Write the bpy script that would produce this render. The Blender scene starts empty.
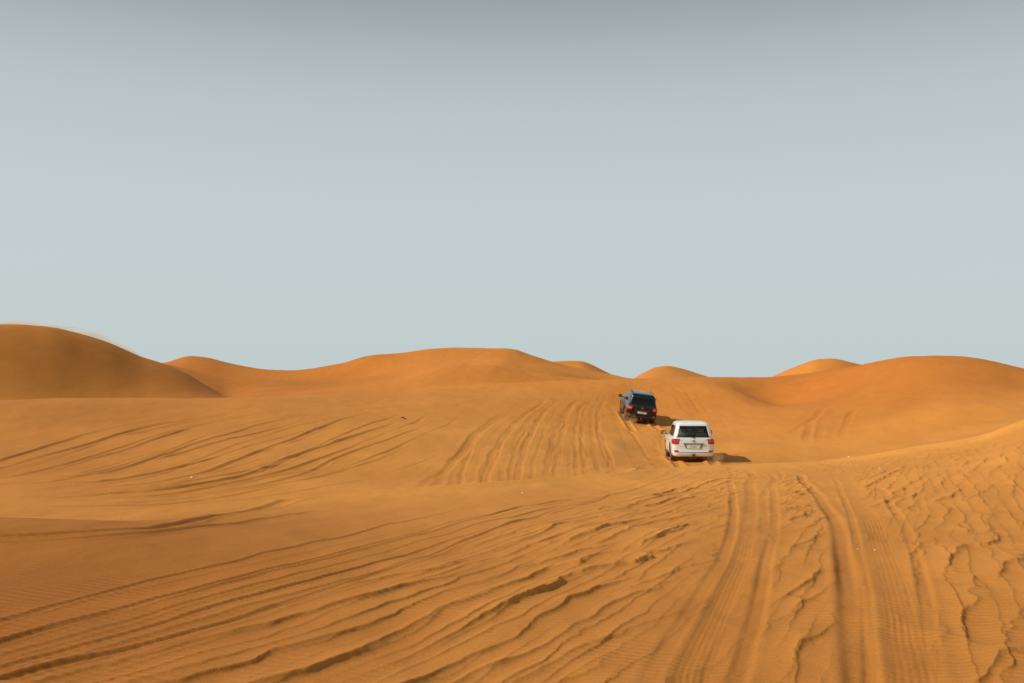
import bpy, bmesh, math, random
import numpy as np
from mathutils import Vector, Matrix

random.seed(7)
scene = bpy.context.scene
COL = scene.collection
rad = math.radians

# ------------------------------------------------------------------ camera
LENS, SENSOR = 35.0, 36.0
FPX = 1024 * LENS / SENSOR
PITCH = math.atan((366.0 - 341.5) / FPX)
EYE = 2.3                                     # eye height above the dune the photographer stands on

cam_data = bpy.data.cameras.new('camera')
cam_data.lens = LENS
cam_data.sensor_width = SENSOR
cam_data.clip_start = 0.1
cam_data.clip_end = 20000
cam = bpy.data.objects.new('camera', cam_data)
cam.location = (0, 0, EYE)
cam.rotation_euler = (math.pi / 2 + PITCH, 0, 0)
COL.objects.link(cam)
scene.camera = cam


def tan_u(u):
    return (np.asarray(u, float) - 512.0) / FPX


def drop(v):
    """height change per metre of depth of the sight line through row v"""
    return np.tan(PITCH + np.arctan((341.5 - np.asarray(v, float)) / FPX))


# ------------------------------------------------------------------ noise
_rng = np.random.RandomState(11)
_perm = _rng.permutation(512).astype(np.int32)
_ang = _rng.rand(512) * 2 * np.pi
_gx, _gy = np.cos(_ang), np.sin(_ang)


def pn(x, y, seed=0):
    xi = np.floor(x).astype(np.int64)
    yi = np.floor(y).astype(np.int64)
    fx, fy = x - xi, y - yi
    ux = fx * fx * fx * (fx * (fx * 6 - 15) + 10)
    uy = fy * fy * fy * (fy * (fy * 6 - 15) + 10)

    def g(ix, iy, dx, dy):
        h = _perm[(_perm[(ix + seed * 37) & 511] + iy) & 511]
        return _gx[h] * dx + _gy[h] * dy
    a = g(xi, yi, fx, fy)
    b = g(xi + 1, yi, fx - 1, fy)
    c = g(xi, yi + 1, fx, fy - 1)
    d = g(xi + 1, yi + 1, fx - 1, fy - 1)
    return (a + ux * (b - a) + uy * ((c + ux * (d - c)) - (a + ux * (b - a)))) * 1.5


def fbm(x, y, seed=0, o=3):
    s, a = 0, 1.0
    for k in range(o):
        s = s + a * pn(x * 2 ** k, y * 2 ** k, seed + k)
        a *= .5
    return s


def sstep(a, b, x):
    t = np.clip((x - a) / (b - a), 0, 1)
    return t * t * (3 - 2 * t)


# ------------------------------------------------------------------ dune lines
# each line: bearing (as image column u of that bearing), depth of the line, row v its sand reaches there
def line(us, depths, vs):
    return np.array(us, float), depths, np.array(vs, float)


def pchip(xs, ys, x):
    xs = np.asarray(xs, float); ys = np.asarray(ys, float)
    h = np.diff(xs); d = np.diff(ys) / h
    m = np.zeros_like(ys)
    m[1:-1] = np.where(d[:-1] * d[1:] > 0, 2 * d[:-1] * d[1:] / np.where(d[:-1] + d[1:] == 0, 1, d[:-1] + d[1:]), 0)
    m[0], m[-1] = 0, 0
    x = np.clip(x, xs[0], xs[-1])
    k = np.clip(np.searchsorted(xs, x, side='right') - 1, 0, len(xs) - 2)
    t = (x - xs[k]) / h[k]
    return ((1 + 2 * t) * (1 - t) ** 2 * ys[k] + t * (1 - t) ** 2 * h[k] * m[k]
            + t * t * (3 - 2 * t) * ys[k + 1] + t * t * (t - 1) * h[k] * m[k + 1])


def lin(us, ds, u):
    return pchip(us, ds, u)


def macro_lines(u):
    """-> list of (depth, z relative to the eye) arrays for bearings u"""
    L = []

    def add(us, ds, vs, dz=0.0):
        D = lin(us, ds, u); V = pchip(us, vs, u)
        L.append((D, D * drop(V) + dz))
        return L[-1]
    one = np.ones_like(u)
    L.append((0.05 * one, -1.95 * one))
    # foreground sheet: tilts away a little at the left
    for d0 in (6.0, 12.0, 17.0):
        tilt = (0.16 * sstep(460, -80, u) ** 1.3) * (d0 / 12) + 0.16 * sstep(820, 1120, u) * (d0 / 12) ** 2
        L.append((d0 * one, -(1.95 + .05 * d0) + tilt))
    Bu = [-140, 0, 100, 213, 342, 500, 600, 690, 760, 822, 910, 980, 1024, 1130]
    Bd = [20, 21, 22, 23.5, 26, 29.5, 34, 39, 40, 40, 37, 34.5, 33, 31]
    B = add(Bu, Bd, [536, 532, 524, 513, 503, 490, 481, 472, 469, 465, 453, 441, 425, 398])
    add([-140, 0, 213, 342, 500, 690, 760, 822, 910, 980, 1024, 1130],
        [26, 26, 29, 31, 35, 43, 44.5, 45, 44, 43, 42, 42],
        [506, 505, 498, 492, 480, 466.5, 464.5, 460, 446, 433, 428, 415])
    add([-140, 0, 213, 342, 500, 600, 640, 690, 760, 822, 910, 960, 1024, 1130],
        [42, 42, 43, 45, 52, 60, 65, 65, 62, 58, 53, 52, 52, 51],
        [443, 440, 439, 436, 428, 424, 420, 419, 420, 420, 409, 401, 398, 395])
    Du = [-140, 0, 100, 200, 260, 330, 400, 440, 500, 566, 640, 700, 760, 790, 822, 861, 882, 910, 931, 956, 980, 1001, 1024, 1130]
    Dd = [48, 50, 54, 58, 60, 66, 71, 74, 78, 82, 87, 89, 90, 89, 85, 79, 75, 71, 69, 67.5, 66, 65, 64, 60]
    Dv = [402, 400, 398, 398, 396, 392, 390.5, 386, 383, 381, 378.5, 377.3, 377.2, 375.5, 370.5, 363.5, 360, 356.5, 355.3, 356, 358.5, 362.5, 368, 384]
    D = add(Du, Dd, Dv)
    # hollow behind it
    L.append((D[0] + lin([-140, 200, 440, 700, 1130], [5, 7, 9, 12, 14], u), D[1] - lin([-140, 250, 440, 640, 800, 930, 1130], [.9, .7, .25, .8, 1.6, 2.6, 2.6], u)))
    E = L[-1]
    # big left dune / lobe in the middle
    add([-260, -140, 0, 50, 83, 110, 123, 140, 166, 186, 206, 230, 260, 330, 366, 400, 440, 461, 489, 506, 545, 600, 700, 1130],
        [56, 59, 67, 70, 72.3, 74.2, 75.2, 76.5, 78.5, 80.2, 82, 84.3, 87, 91, 93.5, 95, 98, 99, 99, 99, 101, 107, 113, 113],
        [322, 323, 325, 327.4, 334.5, 343, 348.5, 356, 364, 373, 385.5, 397, 393, 388, 383.5, 378, 367.5, 365, 365, 368, 375, 380, 383, 388])
    # hollow
    hL = L[-1]
    L.append((hL[0] + lin([-140, 230, 461, 700], [10, 9, 6, 8], u), hL[1] - lin([-140, 150, 230, 290, 400, 461, 520, 700], [3.5, 2.2, 0.2, -.15, -.1, .05, .3, .4], u)))
    T2 = L[-1]
    # front ridge right of the left dune, climbing into the main dune
    add([-140, 120, 166, 186, 200, 233, 290, 340, 366, 400, 440, 500, 530, 560, 600, 640, 1130],
        [112, 111, 110, 109, 109, 109, 109, 110, 111, 112, 113, 113, 113, 114, 118, 122, 126],
        [362, 362, 364, 368.5, 371.5, 377, 380, 380.5, 378, 371, 362, 359, 365, 371, 378, 382, 388])
    f2 = L[-1]
    add_z = f2[1] - lin([-140, 190, 330, 400, 440, 1130], [1.0, .8, .6, -.4, -.5, .3], u)
    L.append((f2[0] + 6, add_z))
    add([-140, 100, 150, 166, 180, 190, 205, 235, 270, 290, 320, 340, 373, 404, 432, 460, 510, 531, 555, 580, 610, 640, 700, 1130],
        [140, 138, 138, 138, 138, 138, 138, 136, 132, 130, 128, 127, 126, 126, 126, 126, 126, 126, 127, 129, 132, 136, 140, 146],
        [368, 367, 364.5, 362.5, 358, 356, 357.3, 365, 369.8, 370.5, 367.3, 363.5, 355.5, 353.5, 349, 347.3, 348.3, 354.5, 362, 368.5, 374.5, 380, 384, 386])
    G = L[-1]
    L.append((G[0] + 22, G[1] - lin([-140, 400, 510, 700, 1130], [2, 2.6, 2.6, 1.2, 1.2], u)))
    T4 = L[-1]
    add([-140, 400, 500, 530, 559, 580, 594, 608, 629, 640, 657, 668, 680, 708, 740, 769, 787, 805, 819, 833, 847, 861, 900, 1000, 1130],
        [215, 215, 212, 208, 205, 205, 206, 208, 220, 230, 232, 232, 232, 232, 215, 195, 186, 182, 180, 180, 180, 182, 186, 200, 210],
        [373, 372, 370, 364.5, 361.2, 361, 366, 373, 380, 374, 366.4, 365.3, 367.6, 376.5, 384, 377.5, 370, 363, 358.8, 358.4, 361.2, 364.6, 371, 376, 380])
    I = L[-1]
    L.append((I[0] + 40, -6.5 * one))
    L.append((330 * one, -7.0 * one))
    for d0 in (600, 1200, 2500, 6000):
        L.append((d0 * one, -0.0155 * d0 * one))
    return L, dict(B=B, D=D, E=E, T2=T2, T4=T4)


# ------------------------------------------------------------------ polar grid round the photographer
def seg(a, b, n):
    return list(np.linspace(a, b, n, endpoint=False))


ANG = np.radians(np.array(seg(-180, -60, 40) + seg(-60, -31, 120) + seg(-31, 31, 1500) + seg(31, 60, 120) + seg(60, 180, 40)))


def geo(a, b, q):
    n = int(math.log(b / a) / q)
    return list(np.exp(np.linspace(math.log(a), math.log(b), n, endpoint=False)))


RR = np.array(geo(0.4, 5.0, .03) + geo(5.0, 15, .0025) + geo(15, 24, .0032) + geo(24, 48, .0027) + geo(48, 80, .004) + geo(80, 140, .0045) + geo(140, 260, .010) + geo(260, 6000, .09) + [6000])

U_COL = 512 + FPX * np.tan(np.clip(ANG, rad(-78), rad(78)))
U_COL = np.clip(U_COL, -900, 1950)
RFAC = 1 / np.cos(np.clip(ANG, rad(-32), rad(32)))
RFAC_V = RFAC


def macro_table(u, rfac):
    L, named = macro_lines(u)
    R = np.array([l[0] for l in L]) * rfac
    Z = np.array([l[1] for l in L])
    for k in range(1, len(R)):
        R[k] = np.maximum(R[k], R[k - 1] + .5)
    return R, Z, named


def eval_table(R, Z, r):
    """R,Z (K,C) ; r (N,) -> (N,C) monotone cubic along the radius"""
    h = np.diff(R, axis=0); d = np.diff(Z, axis=0) / h
    m = np.zeros_like(Z)
    s = d[:-1] + d[1:]
    m[1:-1] = np.where(d[:-1] * d[1:] > 0, 2 * d[:-1] * d[1:] / np.where(s == 0, 1, s), 0)
    m[0] = d[0]; m[-1] = d[-1]
    out = np.zeros((len(r), R.shape[1]), np.float64)
    rr = r[:, None]
    for k in range(len(R) - 1):
        rows = np.where((r >= R[k].min()) & (r <= R[k + 1].max()))[0]
        if not len(rows):
            continue
        sl = slice(rows[0], rows[-1] + 1)
        t = (rr[sl] - R[k]) / h[k]
        ok = (t >= 0) & (t <= 1)
        z = ((1 + 2 * t) * (1 - t) ** 2 * Z[k] + t * (1 - t) ** 2 * h[k] * m[k]
             + t * t * (3 - 2 * t) * Z[k + 1] + t * t * (t - 1) * h[k] * m[k + 1])
        out[sl] = np.where(ok, z, out[sl])
    return out


TR, TZ, NAMED = macro_table(U_COL, RFAC)
_k = np.hanning(27)[1:-1]; _k /= _k.sum()


def _soft(a):
    return np.stack([np.convolve(np.pad(q, 12, mode='edge'), _k, 'valid') for q in a])


TR, TZ = _soft(TR), _soft(TZ)
ZM = eval_table(TR, TZ, RR)
# the land behind and far to the sides: gentle low dunes instead of the frame's lines carried round
PX = RR[:, None] * np.sin(ANG)[None]
PY = RR[:, None] * np.cos(ANG)[None]
side = sstep(rad(42), rad(75), np.abs(ANG))[None] * np.ones_like(ZM)
gen = -1.95 + 1.3 * fbm(PX / 60, PY / 60, 91, 2) * sstep(3, 60, RR)[:, None] - 0.012 * RR[:, None]
ZM = ZM * (1 - side) + gen * side

# ------------------------------------------------------------------ picking points on the macro surface
_pick_r = np.concatenate([np.arange(4, 60, .05), np.arange(60, 140, .2)])


def on_sand(u, v):
    """world x, y of the sand that a sight line through (u, v) meets"""
    rf = 1 / math.cos(math.atan(float(tan_u(u))))
    R, Z, _ = macro_table(np.array([float(u)]), np.array([rf]))
    z = eval_table(R, Z, _pick_r)[:, 0]
    k = np.where(z >= _pick_r / rf * float(drop(v)))[0]
    r = _pick_r[k[0]] if len(k) else 130.0
    a = math.atan(float(tan_u(u)))
    return r * math.sin(a), r * math.cos(a)


# ------------------------------------------------------------------ tyre tracks (bearing, row) -> world
def track(pts, w, depth, berm=.45, wall=0.0, fade=(3, 3), wob=.02, var=5.0, shift=0.0, band=0.0, dark=.25):
    p = [on_sand(*q) for q in pts]
    p.sort(key=lambda q: q[1])
    ys = np.array([q[1] for q in p]); xs = np.array([q[0] for q in p])
    keep = np.concatenate([[True], np.diff(ys) > .05])
    return dict(y=ys[keep], x=xs[keep] + shift, w=w, d=depth, band=band, dark=dark, b=berm, wall=wall, fade=fade, wob=wob, var=var)


TRACKS = []
# two fresh ruts on the right of the foreground
TRACKS.append(track([(793, 474), (802, 482), (822, 502), (836, 525), (842, 552), (846, 588), (848, 615), (856, 662), (862, 690), (868, 715)], .115, .042, .22, wall=.010, fade=(0, 2)))
TRACKS.append(track([(812, 474), (842, 498), (853, 530), (858, 560), (864, 605), (871, 683), (874, 710)], .06, .015, .25, fade=(0, 2)))
TRACKS.append(track([(830, 477), (856, 502), (869, 518), (884, 555), (893, 590), (905, 640), (915, 683), (921, 712)], .16, .017, .2, fade=(0, 3), band=1.0))
TRACKS.append(track([(862, 486), (893, 512), (909, 538), (920, 590), (929, 642), (932, 690), (934, 712)], .07, .022, .2, fade=(0, 3)))
TRACKS.append(track([(724, 471), (729, 482), (732, 522), (719, 565), (695, 600), (676, 630), (655, 668), (640, 700)], .08, .022, .2, fade=(0, 2)))
TRACKS.append(track([(741, 472), (749, 488), (750, 515), (738, 565), (720, 600), (696, 660), (682, 700)], .14, .024, .2, fade=(0, 2), band=.45))
TRACKS.append(track([(770, 471), (772, 488), (774, 528), (760, 585), (747, 642), (732, 690), (724, 712)], .08, .020, .2, fade=(0, 2)))
TRACKS.append(track([(757, 472), (762, 500), (762, 540), (748, 590), (728, 640), (708, 700)], .09, .014, .25, fade=(0, 2)))
# long sweeping ruts on the left of the foreground
for o, dd in ((0, .05), (14, .035), (27, .03)):
    TRACKS.append(track([(-60, 668 + o), (0, 646 + o), (115, 614 + o * .95), (213, 588 + o * .9), (342, 553 + o * .75), (430, 530 + o * .6), (520, 508 + o * .5), (585, 492 + o * .3)], .05, dd * .7, .4, fade=(0, 8)))
TRACKS.append(track([(0, 683), (80, 662), (200, 634), (342, 588), (440, 551), (540, 515), (610, 490)], .055, .032, .4, fade=(0, 8)))
TRACKS.append(track([(-40, 640), (100, 596), (260, 556), (380, 527), (470, 505)], .055, .018, .4, fade=(0, 8)))
# arcs in the basin on the left
for P, w, d in (
    ([(-40, 471), (0, 461), (66, 441), (133, 424), (186, 414), (240, 408)], .20, .10),
    ([(-40, 477), (0, 468), (83, 446), (133, 431), (186, 419), (250, 411)], .20, .10),
    ([(-20, 481), (0, 478), (50, 470), (110, 455), (186, 430), (253, 415), (300, 408)], .18, .08),
    ([(0, 483), (60, 480), (133, 466), (190, 447), (253, 427), (330, 409)], .17, .06),
    ([(0, 489), (60, 490), (133, 486), (200, 474.5), (266, 450), (340, 421), (380, 408)], .18, .09),
    ([(60, 496), (130, 492), (180, 488), (253, 473), (299, 455), (340, 441), (400, 420)], .19, .10),
    ([(0, 497), (80, 499), (150, 496), (230, 484), (300, 466), (370, 440), (430, 412)], .16, .07),
    ([(10, 487), (40, 484), (90, 477), (150, 463), (230, 440), (310, 418)], .16, .07),
    ([(0, 493), (40, 489), (80, 485), (150, 478), (240, 458), (320, 432)], .16, .06),
    ([(-30, 476), (20, 474), (70, 462), (140, 444)], .14, .05), ([(-30, 486), (30, 488), (100, 483), (170, 470), (230, 454)], .14, .07), ([(-30, 500), (50, 497), (120, 492), (200, 481)], .15, .08), ([(-40, 508), (40, 507), (120, 506), (210, 499)], .15, .08), ([(-20, 494), (60, 493), (140, 489), (220, 476), (300, 458)], .13, .05),
    ([(20, 504), (110, 503), (190, 497), (260, 488), (330, 474), (400, 449)], .15, .05),
):
    TRACKS.append(track(P, w * .72, d * .75, .4, fade=(2, 6), var=8.0, dark=.75))
    TRACKS.append(track(P, w * .6, d * .42, .4, fade=(2, 6), var=6.0, shift=1.7, dark=.5))
# the two ruts that run along the brink at the left
TRACKS.append(track([(-60, 540), (0, 537), (80, 533), (160, 526), (213, 518), (280, 509), (342, 502), (400, 498)], .15, .05, .5, fade=(0, 4)))
TRACKS.append(track([(-60, 546), (60, 541), (150, 533), (240, 521), (330, 509)], .12, .03, .5, fade=(0, 4)))
# many old ruts that climb the slope behind the brink toward the dark car
SLOPE = [
    (405, 497, 446, 470, 505, 404, .26, .09), (425, 494, 459, 452, 520, 398, .34, .15), (462, 492, 478, 440, 540, 396, .22, .07),
    (478, 491, 494, 450, 545, 394, .26, .10), (498, 489, 512, 446, 556, 391, .22, .08), (520, 487, 530, 444, 565, 390, .24, .10),
    (543, 484, 549, 446, 575, 392, .22, .07), (560, 482, 563, 440, 584, 388, .24, .09), (583, 480, 576, 438, 592, 390, .20, .08),
    (600, 478, 589, 436, 600, 386, .22, .08), (625, 476, 603, 436, 606, 392, .22, .08), (642, 473, 622, 438, 612, 404, .20, .07),
    (660, 470, 640, 444, 622, 420, .20, .09), (672, 463, 655, 440, 630, 419, .20, .08), (700, 462, 690, 444, 654, 421, .20, .07), (445, 493, 468, 446, 530, 397, .18, .06), (510, 488, 521, 445, 560, 392, .16, .05), (552, 483, 556, 443, 580, 390, .16, .06), (592, 479, 583, 437, 596, 388, .16, .05),
    (655, 412, 640, 395, 625, 382, .30, .06), (690, 415, 672, 398, 655, 385, .28, .06), (706, 416, 690, 398, 672, 385, .26, .06),
    (735, 440, 716, 412, 690, 390, .22, .05), (645, 470, 660, 446, 668, 425, .18, .05)]
_fan = sorted(q for q in SLOPE if q[5] < 400)
SLOPE += [tuple((p_ + q_) / 2 for p_, q_ in zip(a_, b_))[:6] + (.15, .04) for a_, b_ in zip(_fan, _fan[1:])]
for k, (ub, vb, um, vm, ut, vt, w, d) in enumerate(SLOPE):
    TRACKS.append(track([(ub, vb), ((ub + um) / 2 - 2, (vb + vm) / 2), (um, vm), ((um + ut) / 2 - 4, (vm + vt) / 2), (ut, vt)], w * .55, min(d, .10) * (.15 + .25 * math.sin(k * 1.7) ** 2), .12, fade=(6, 10), wob=.10, var=9.0, shift=.14 * math.sin(k * 2.3), dark=.30))
# turns on the flank of the right dune
for P in ([(812, 446), (808, 430), (814, 418), (832, 404), (848, 396)], [(824, 446), (820, 430), (827, 418), (846, 402), (862, 392)],
          [(846, 440), (846, 424), (854, 410), (872, 396)], [(770, 440), (790, 433), (806, 424), (818, 412)], [(770, 446), (800, 440), (830, 432)]):
    TRACKS.append(track(P, .22, .045, .3, fade=(4, 6), wob=.05))

# ------------------------------------------------------------------ detail heights on the grid
NEAR = int(np.searchsorted(RR, 150.0))
X, Y = PX[:NEAR], PY[:NEAR]
R2 = RR[:NEAR][:, None] * np.ones_like(X)
UU = 512 + FPX * X / np.maximum(Y, .01)
UU = np.where(Y <= .05, np.where(X > 0, 3000, -3000), UU)
UU = np.clip(UU, -3000, 3000)
RB = (NAMED['B'][0] * RFAC)[None]              # brink radius
RD = (NAMED['D'][0] * RFAC)[None]
fore = 1 - sstep(.965, 1.0, R2 / RB)            # in front of the brink
mid = sstep(1.0, 1.08, R2 / RB) * (1 - sstep(.9, 1.05, R2 / RD))
front = sstep(-1.2, .6, Y)

H = 0.25 * fbm(X / 22, Y / 22, 3, 2) * sstep(40, 60, R2) * .6
H += 0.045 * fbm(X / 5.0, Y / 5.0, 9, 3) * sstep(3, 9, R2)
H += 0.02 * fbm(X / 1.3, Y / 1.9, 14, 3) * (fore + .8 * mid)


# --- foreground, on the near rows and the forward bearings only
J0, J1 = np.searchsorted(ANG, [rad(-62), rad(62)])
I1 = int(np.searchsorted(RR, 46.0))
FX, FY = X[:I1, J0:J1], Y[:I1, J0:J1]
Ff = fore[:I1, J0:J1] * sstep(-.5, 1.0, FY)
Frise = sstep(1.03, .70, (R2 / RB)[:I1, J0:J1])
SB = FX - .354 * (FY - 7.6) + 3.45            # 0 where the smooth sand at the left turns into ledges
corr = np.zeros_like(FX)
for P, cw in (([(765, 474), (752, 520), (735, 580), (700, 683)], .62), ([(826, 476), (852, 520), (870, 580), (888, 683)], .62)):
    q = sorted([on_sand(*c)[::-1] for c in P])
    corr = np.maximum(corr, np.exp(-((FX - np.interp(FY, [c[0] for c in q], [c[1] for c in q])) / cw) ** 4))
calm = 1 - .85 * corr
zone = sstep(-.25, .9, SB)


def ledges(px, py, theta, period, seed, warp, run, scal=.10, gone=.45, lip=.68, sharp=4.6):
    """wind-cut ledges: long crests at bearing theta (curving a little), gentle back, steep face to the lower right"""
    c, s = np.cos(theta), np.sin(theta)
    p = px * c - (py - 10) * s
    q = px * s + (py - 10) * c
    wig = pn(p / (1.1 * period), q / (.34 * run), seed + 5)
    ph = p / period + warp * pn(p / (3.5 * period), q / (1.6 * run), seed) + warp * .5 * pn(p / (1.6 * period), q / (.8 * run), seed + 1) \
        + scal * wig + .55 * scal * pn(p / (1.3 * period), q / (.13 * run), seed + 6) + .12 * scal * pn(p / (.9 * period), q / (.06 * run), seed + 7)
    i = np.floor(ph)
    t = ph - i
    a = np.clip(pn(i * 7.31 + .5, q / (run * 1.3) + i * 3.7, seed + 9) * .95 + gone, .05, 1.2)
    # the steep face keeps one width on the ground however far apart the crests run
    ga = np.gradient(ph, axis=1) / np.hypot(np.gradient(px, axis=1), np.gradient(py, axis=1))
    gr_ = np.gradient(ph, axis=0) / np.hypot(np.gradient(px, axis=0), np.gradient(py, axis=0))
    fall = np.clip((1 - lip) * period * np.hypot(ga, gr_), .10, .55) * (1 + .35 * pn(i * 3.1 + .3, q / run * 1.3, seed + 12))
    brk = 1 - fall
    tau = np.clip((t - brk) / (1 - brk), 0, 1)
    prof = np.where(t < brk, np.clip(t / brk, 0, 1) ** 1.5, (1 - tau) ** sharp)
    return a * prof * np.clip(1.25 / (.25 + period * np.hypot(ga, gr_)), .35, 1.15)


m3 = sstep(.0, .45, pn(FX / 2.6, FY / 4.0, 77) + .10 * (FX - .12 * (FY - 9) - 1.2))
HF = zone * calm * (.049 * ledges(FX, FY, rad(23) + .16 * sstep(2.5, 6.5, SB), .50, 21, .6, 3.4, .15, .72) * (1 - .9 * m3) * (.48 + .52 * Frise)
                    + .018 * ledges(FX, FY, rad(21), .25, 25, .5, 2.6, .15, .6) * (.4 + .6 * Frise)
                    + .044 * ledges(FX, FY, rad(29), .50, 29, .7, 2.2, .16, .70) * m3 * (.25 + .75 * Frise))
# cross-cut bricks at the far right
HF += calm * .018 * ledges(FX, FY, rad(-24), .85, 33, .4, 2.6, .07, .35) * sstep(1.3, 3.2, FX - .13 * (FY - 9)) * sstep(-.15, .4, pn(FX / 2.7, FY / 3.1, 41) + .1)
# smooth sand at the left: low folds along the sweeping ruts, then nothing but ripples
HF += (1 - zone) * .024 * ledges(FX, FY, rad(19), .55, 37, .3, 9.0, .05, .5) * sstep(-2.6, -.6, SB)
rp = (FY + .22 * FX) / .135 + 1.1 * fbm(FX / 1.7, FY / .9, 71, 2)
HF += .0045 * np.sin(2 * np.pi * rp) * sstep(22, 12, FY) * (.35 + .65 * sstep(1.5, -1.0, SB)) * (.6 + .6 * pn(FX / 2.1, FY / 2.6, 73))
H[:I1, J0:J1] += Ff * HF
# --- behind the brink
I0, I2 = int(np.searchsorted(RR, 19.0)), int(np.searchsorted(RR, 92.0))
MX, MY, MU = X[I0:I2, J0:J1], Y[I0:I2, J0:J1], UU[I0:I2, J0:J1]
MRB = (R2 / RB)[I0:I2, J0:J1]
zm = mid[I0:I2, J0:J1] * sstep(395, 470, MU) * (1 - sstep(690, 770, MU))
HM = zm * (.042 * ledges(MX, MY + 25, rad(8), 1.35, 43, 1.0, 7.0, .10, .30) * sstep(-.3, .3, pn(MX / 5, MY / 9, 61))
           + .065 * ledges(MX, MY + 25, rad(15), .8, 47, .8, 3.0, .18, .25) * sstep(1.35, 1.05, MRB))
HM += mid[I0:I2, J0:J1] * (.05 + .09 * sstep(420, 560, MU)) * fbm(MX / 16, MY / 6.5, 66, 2)
H[I0:I2, J0:J1] += HM

RUT = np.zeros_like(H)
for T in TRACKS:
    y0, y1 = T['y'][0], T['y'][-1]
    rows = np.where((RR[:NEAR] > max(.5, y0 - 1)) & (RR[:NEAR] < y1 * 1.2 + 1))[0]
    if not len(rows):
        continue
    ba = np.arctan2(T['x'], T['y'])
    ca, cb = np.searchsorted(ANG, [ba.min() - 2.5 / y0 - .01, ba.max() + 2.5 / y0 + .01])
    sl = (slice(rows[0], rows[-1] + 1), slice(int(ca), int(cb)))
    yy = Y[sl]; xx = X[sl]
    ty = np.linspace(y0, y1, 300)
    tx = pchip(T['y'], T['x'], ty)
    tx = np.interp(ty, ty, np.convolve(np.pad(tx, 8, mode='edge'), np.ones(17) / 17, 'valid'))
    slope = np.gradient(tx, ty)
    xc = np.interp(yy, ty, tx); sl_ = np.interp(yy, ty, slope)
    cs = 1 / np.sqrt(1 + sl_ ** 2)
    wob = T['wob'] * pn(yy / 3.4, yy * 0 + y0 * 3.1, 80) + .25 * T['wob'] * pn(yy / 1.1, xx / .9, 82)
    t = ((xx - xc) * cs + wob) / T['w']
    f0, f1 = (min(f, .25 * (y1 - y0)) for f in T['fade'])
    env = (sstep(y0, y0 + f0, yy) if f0 else (yy >= y0)) * (sstep(y1, y1 - f1, yy) if f1 else (yy <= y1))
    amp = T['d'] * np.clip(.7 + .7 * pn(yy / T['var'], yy * 0 + y1 * 1.7, 84), .05, 1.4)
    g = -np.exp(-t ** 4) + T['b'] * np.exp(-((np.abs(t) - 1.55) / .55) ** 2)
    g += T['wall'] / T['d'] * np.exp(-((t + 1.5) / .8) ** 2)
    if T['band']:
        g += T['band'] * .11 * (1 + pn(yy / 1.5, xx / .3, 88)) * np.sin(t * 17 + 1.5 * pn(yy / 2.0, xx, 89)) * np.exp(-(t / 1.05) ** 6)
        g += T['band'] * .22 * (.5 + pn(yy / 2.0, xx / .6, 90)) * np.sin(2 * np.pi * (yy / .085 + np.abs(t) * .5)) * np.exp(-(t / .9) ** 6)
    # churned bottom
    g += .12 * pn(xx / .15, yy / .6, 86) * np.exp(-t ** 2)
    H[sl] += amp * env * g
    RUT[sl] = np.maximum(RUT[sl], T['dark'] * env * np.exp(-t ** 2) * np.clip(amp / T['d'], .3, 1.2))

bw = (R2 - RB)
H += front * (.25 + .06 * pn(X / 6, Y / 9, 111)) * np.exp(-np.abs(bw) / np.where(bw < 0, 1.3, .7)) * sstep(4, 10, R2)
H -= 1.15 * np.exp(-((X - 20.6) / 2.9) ** 2 - ((Y - 76) / 7.5) ** 2)
H += .30 * np.exp(-((X - 16.6) / 2.4) ** 2 - ((Y - 78) / 6.0) ** 2)
H *= sstep(1.0, 3.5, R2)
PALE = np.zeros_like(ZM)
PALE[:NEAR] = front * (np.clip(H - .02, -.07, .09) * 7 * sstep(70, 40, R2) + 1.0 * np.exp(-(bw / np.where(bw < 0, .9, 1.5)) ** 2) * sstep(5, 10, R2))  # brink painted paler as a lit edge, low sand painted darker
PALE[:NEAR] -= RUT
ZM[:NEAR] += H
# broad noise for the far dunes
far = sstep(90, 130, RR)[:, None]
ZM += far * .22 * fbm(PX / 30, PY / 30, 95, 2) * (1 - sstep(300, 900, RR))[:, None]


def sand_z(x, y):
    """height (relative to the eye) of the finished sand"""
    r = math.hypot(x, y); a = math.atan2(x, y)
    i = int(np.clip(np.searchsorted(RR, r) - 1, 0, len(RR) - 2)); j = int(np.clip(np.searchsorted(ANG, a) - 1, 0, len(ANG) - 2))
    fr = (r - RR[i]) / (RR[i + 1] - RR[i]); fa = (a - ANG[j]) / (ANG[j + 1] - ANG[j])
    return float((ZM[i, j] * (1 - fr) + ZM[i + 1, j] * fr) * (1 - fa) + (ZM[i, j + 1] * (1 - fr) + ZM[i + 1, j + 1] * fr) * fa)
# ------------------------------------------------------------------ where the two cars stand: the sand under them is pressed to their wheels
def place(u, v, depth, yaw, pitch, roll):
    x = depth * float(tan_u(u)); z = depth * float(drop(v))
    M = Matrix.Translation((x, depth, z)) @ Matrix.Rotation(yaw, 4, 'Z') @ Matrix.Rotation(pitch, 4, 'X') @ Matrix.Rotation(roll, 4, 'Y')
    return M


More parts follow.
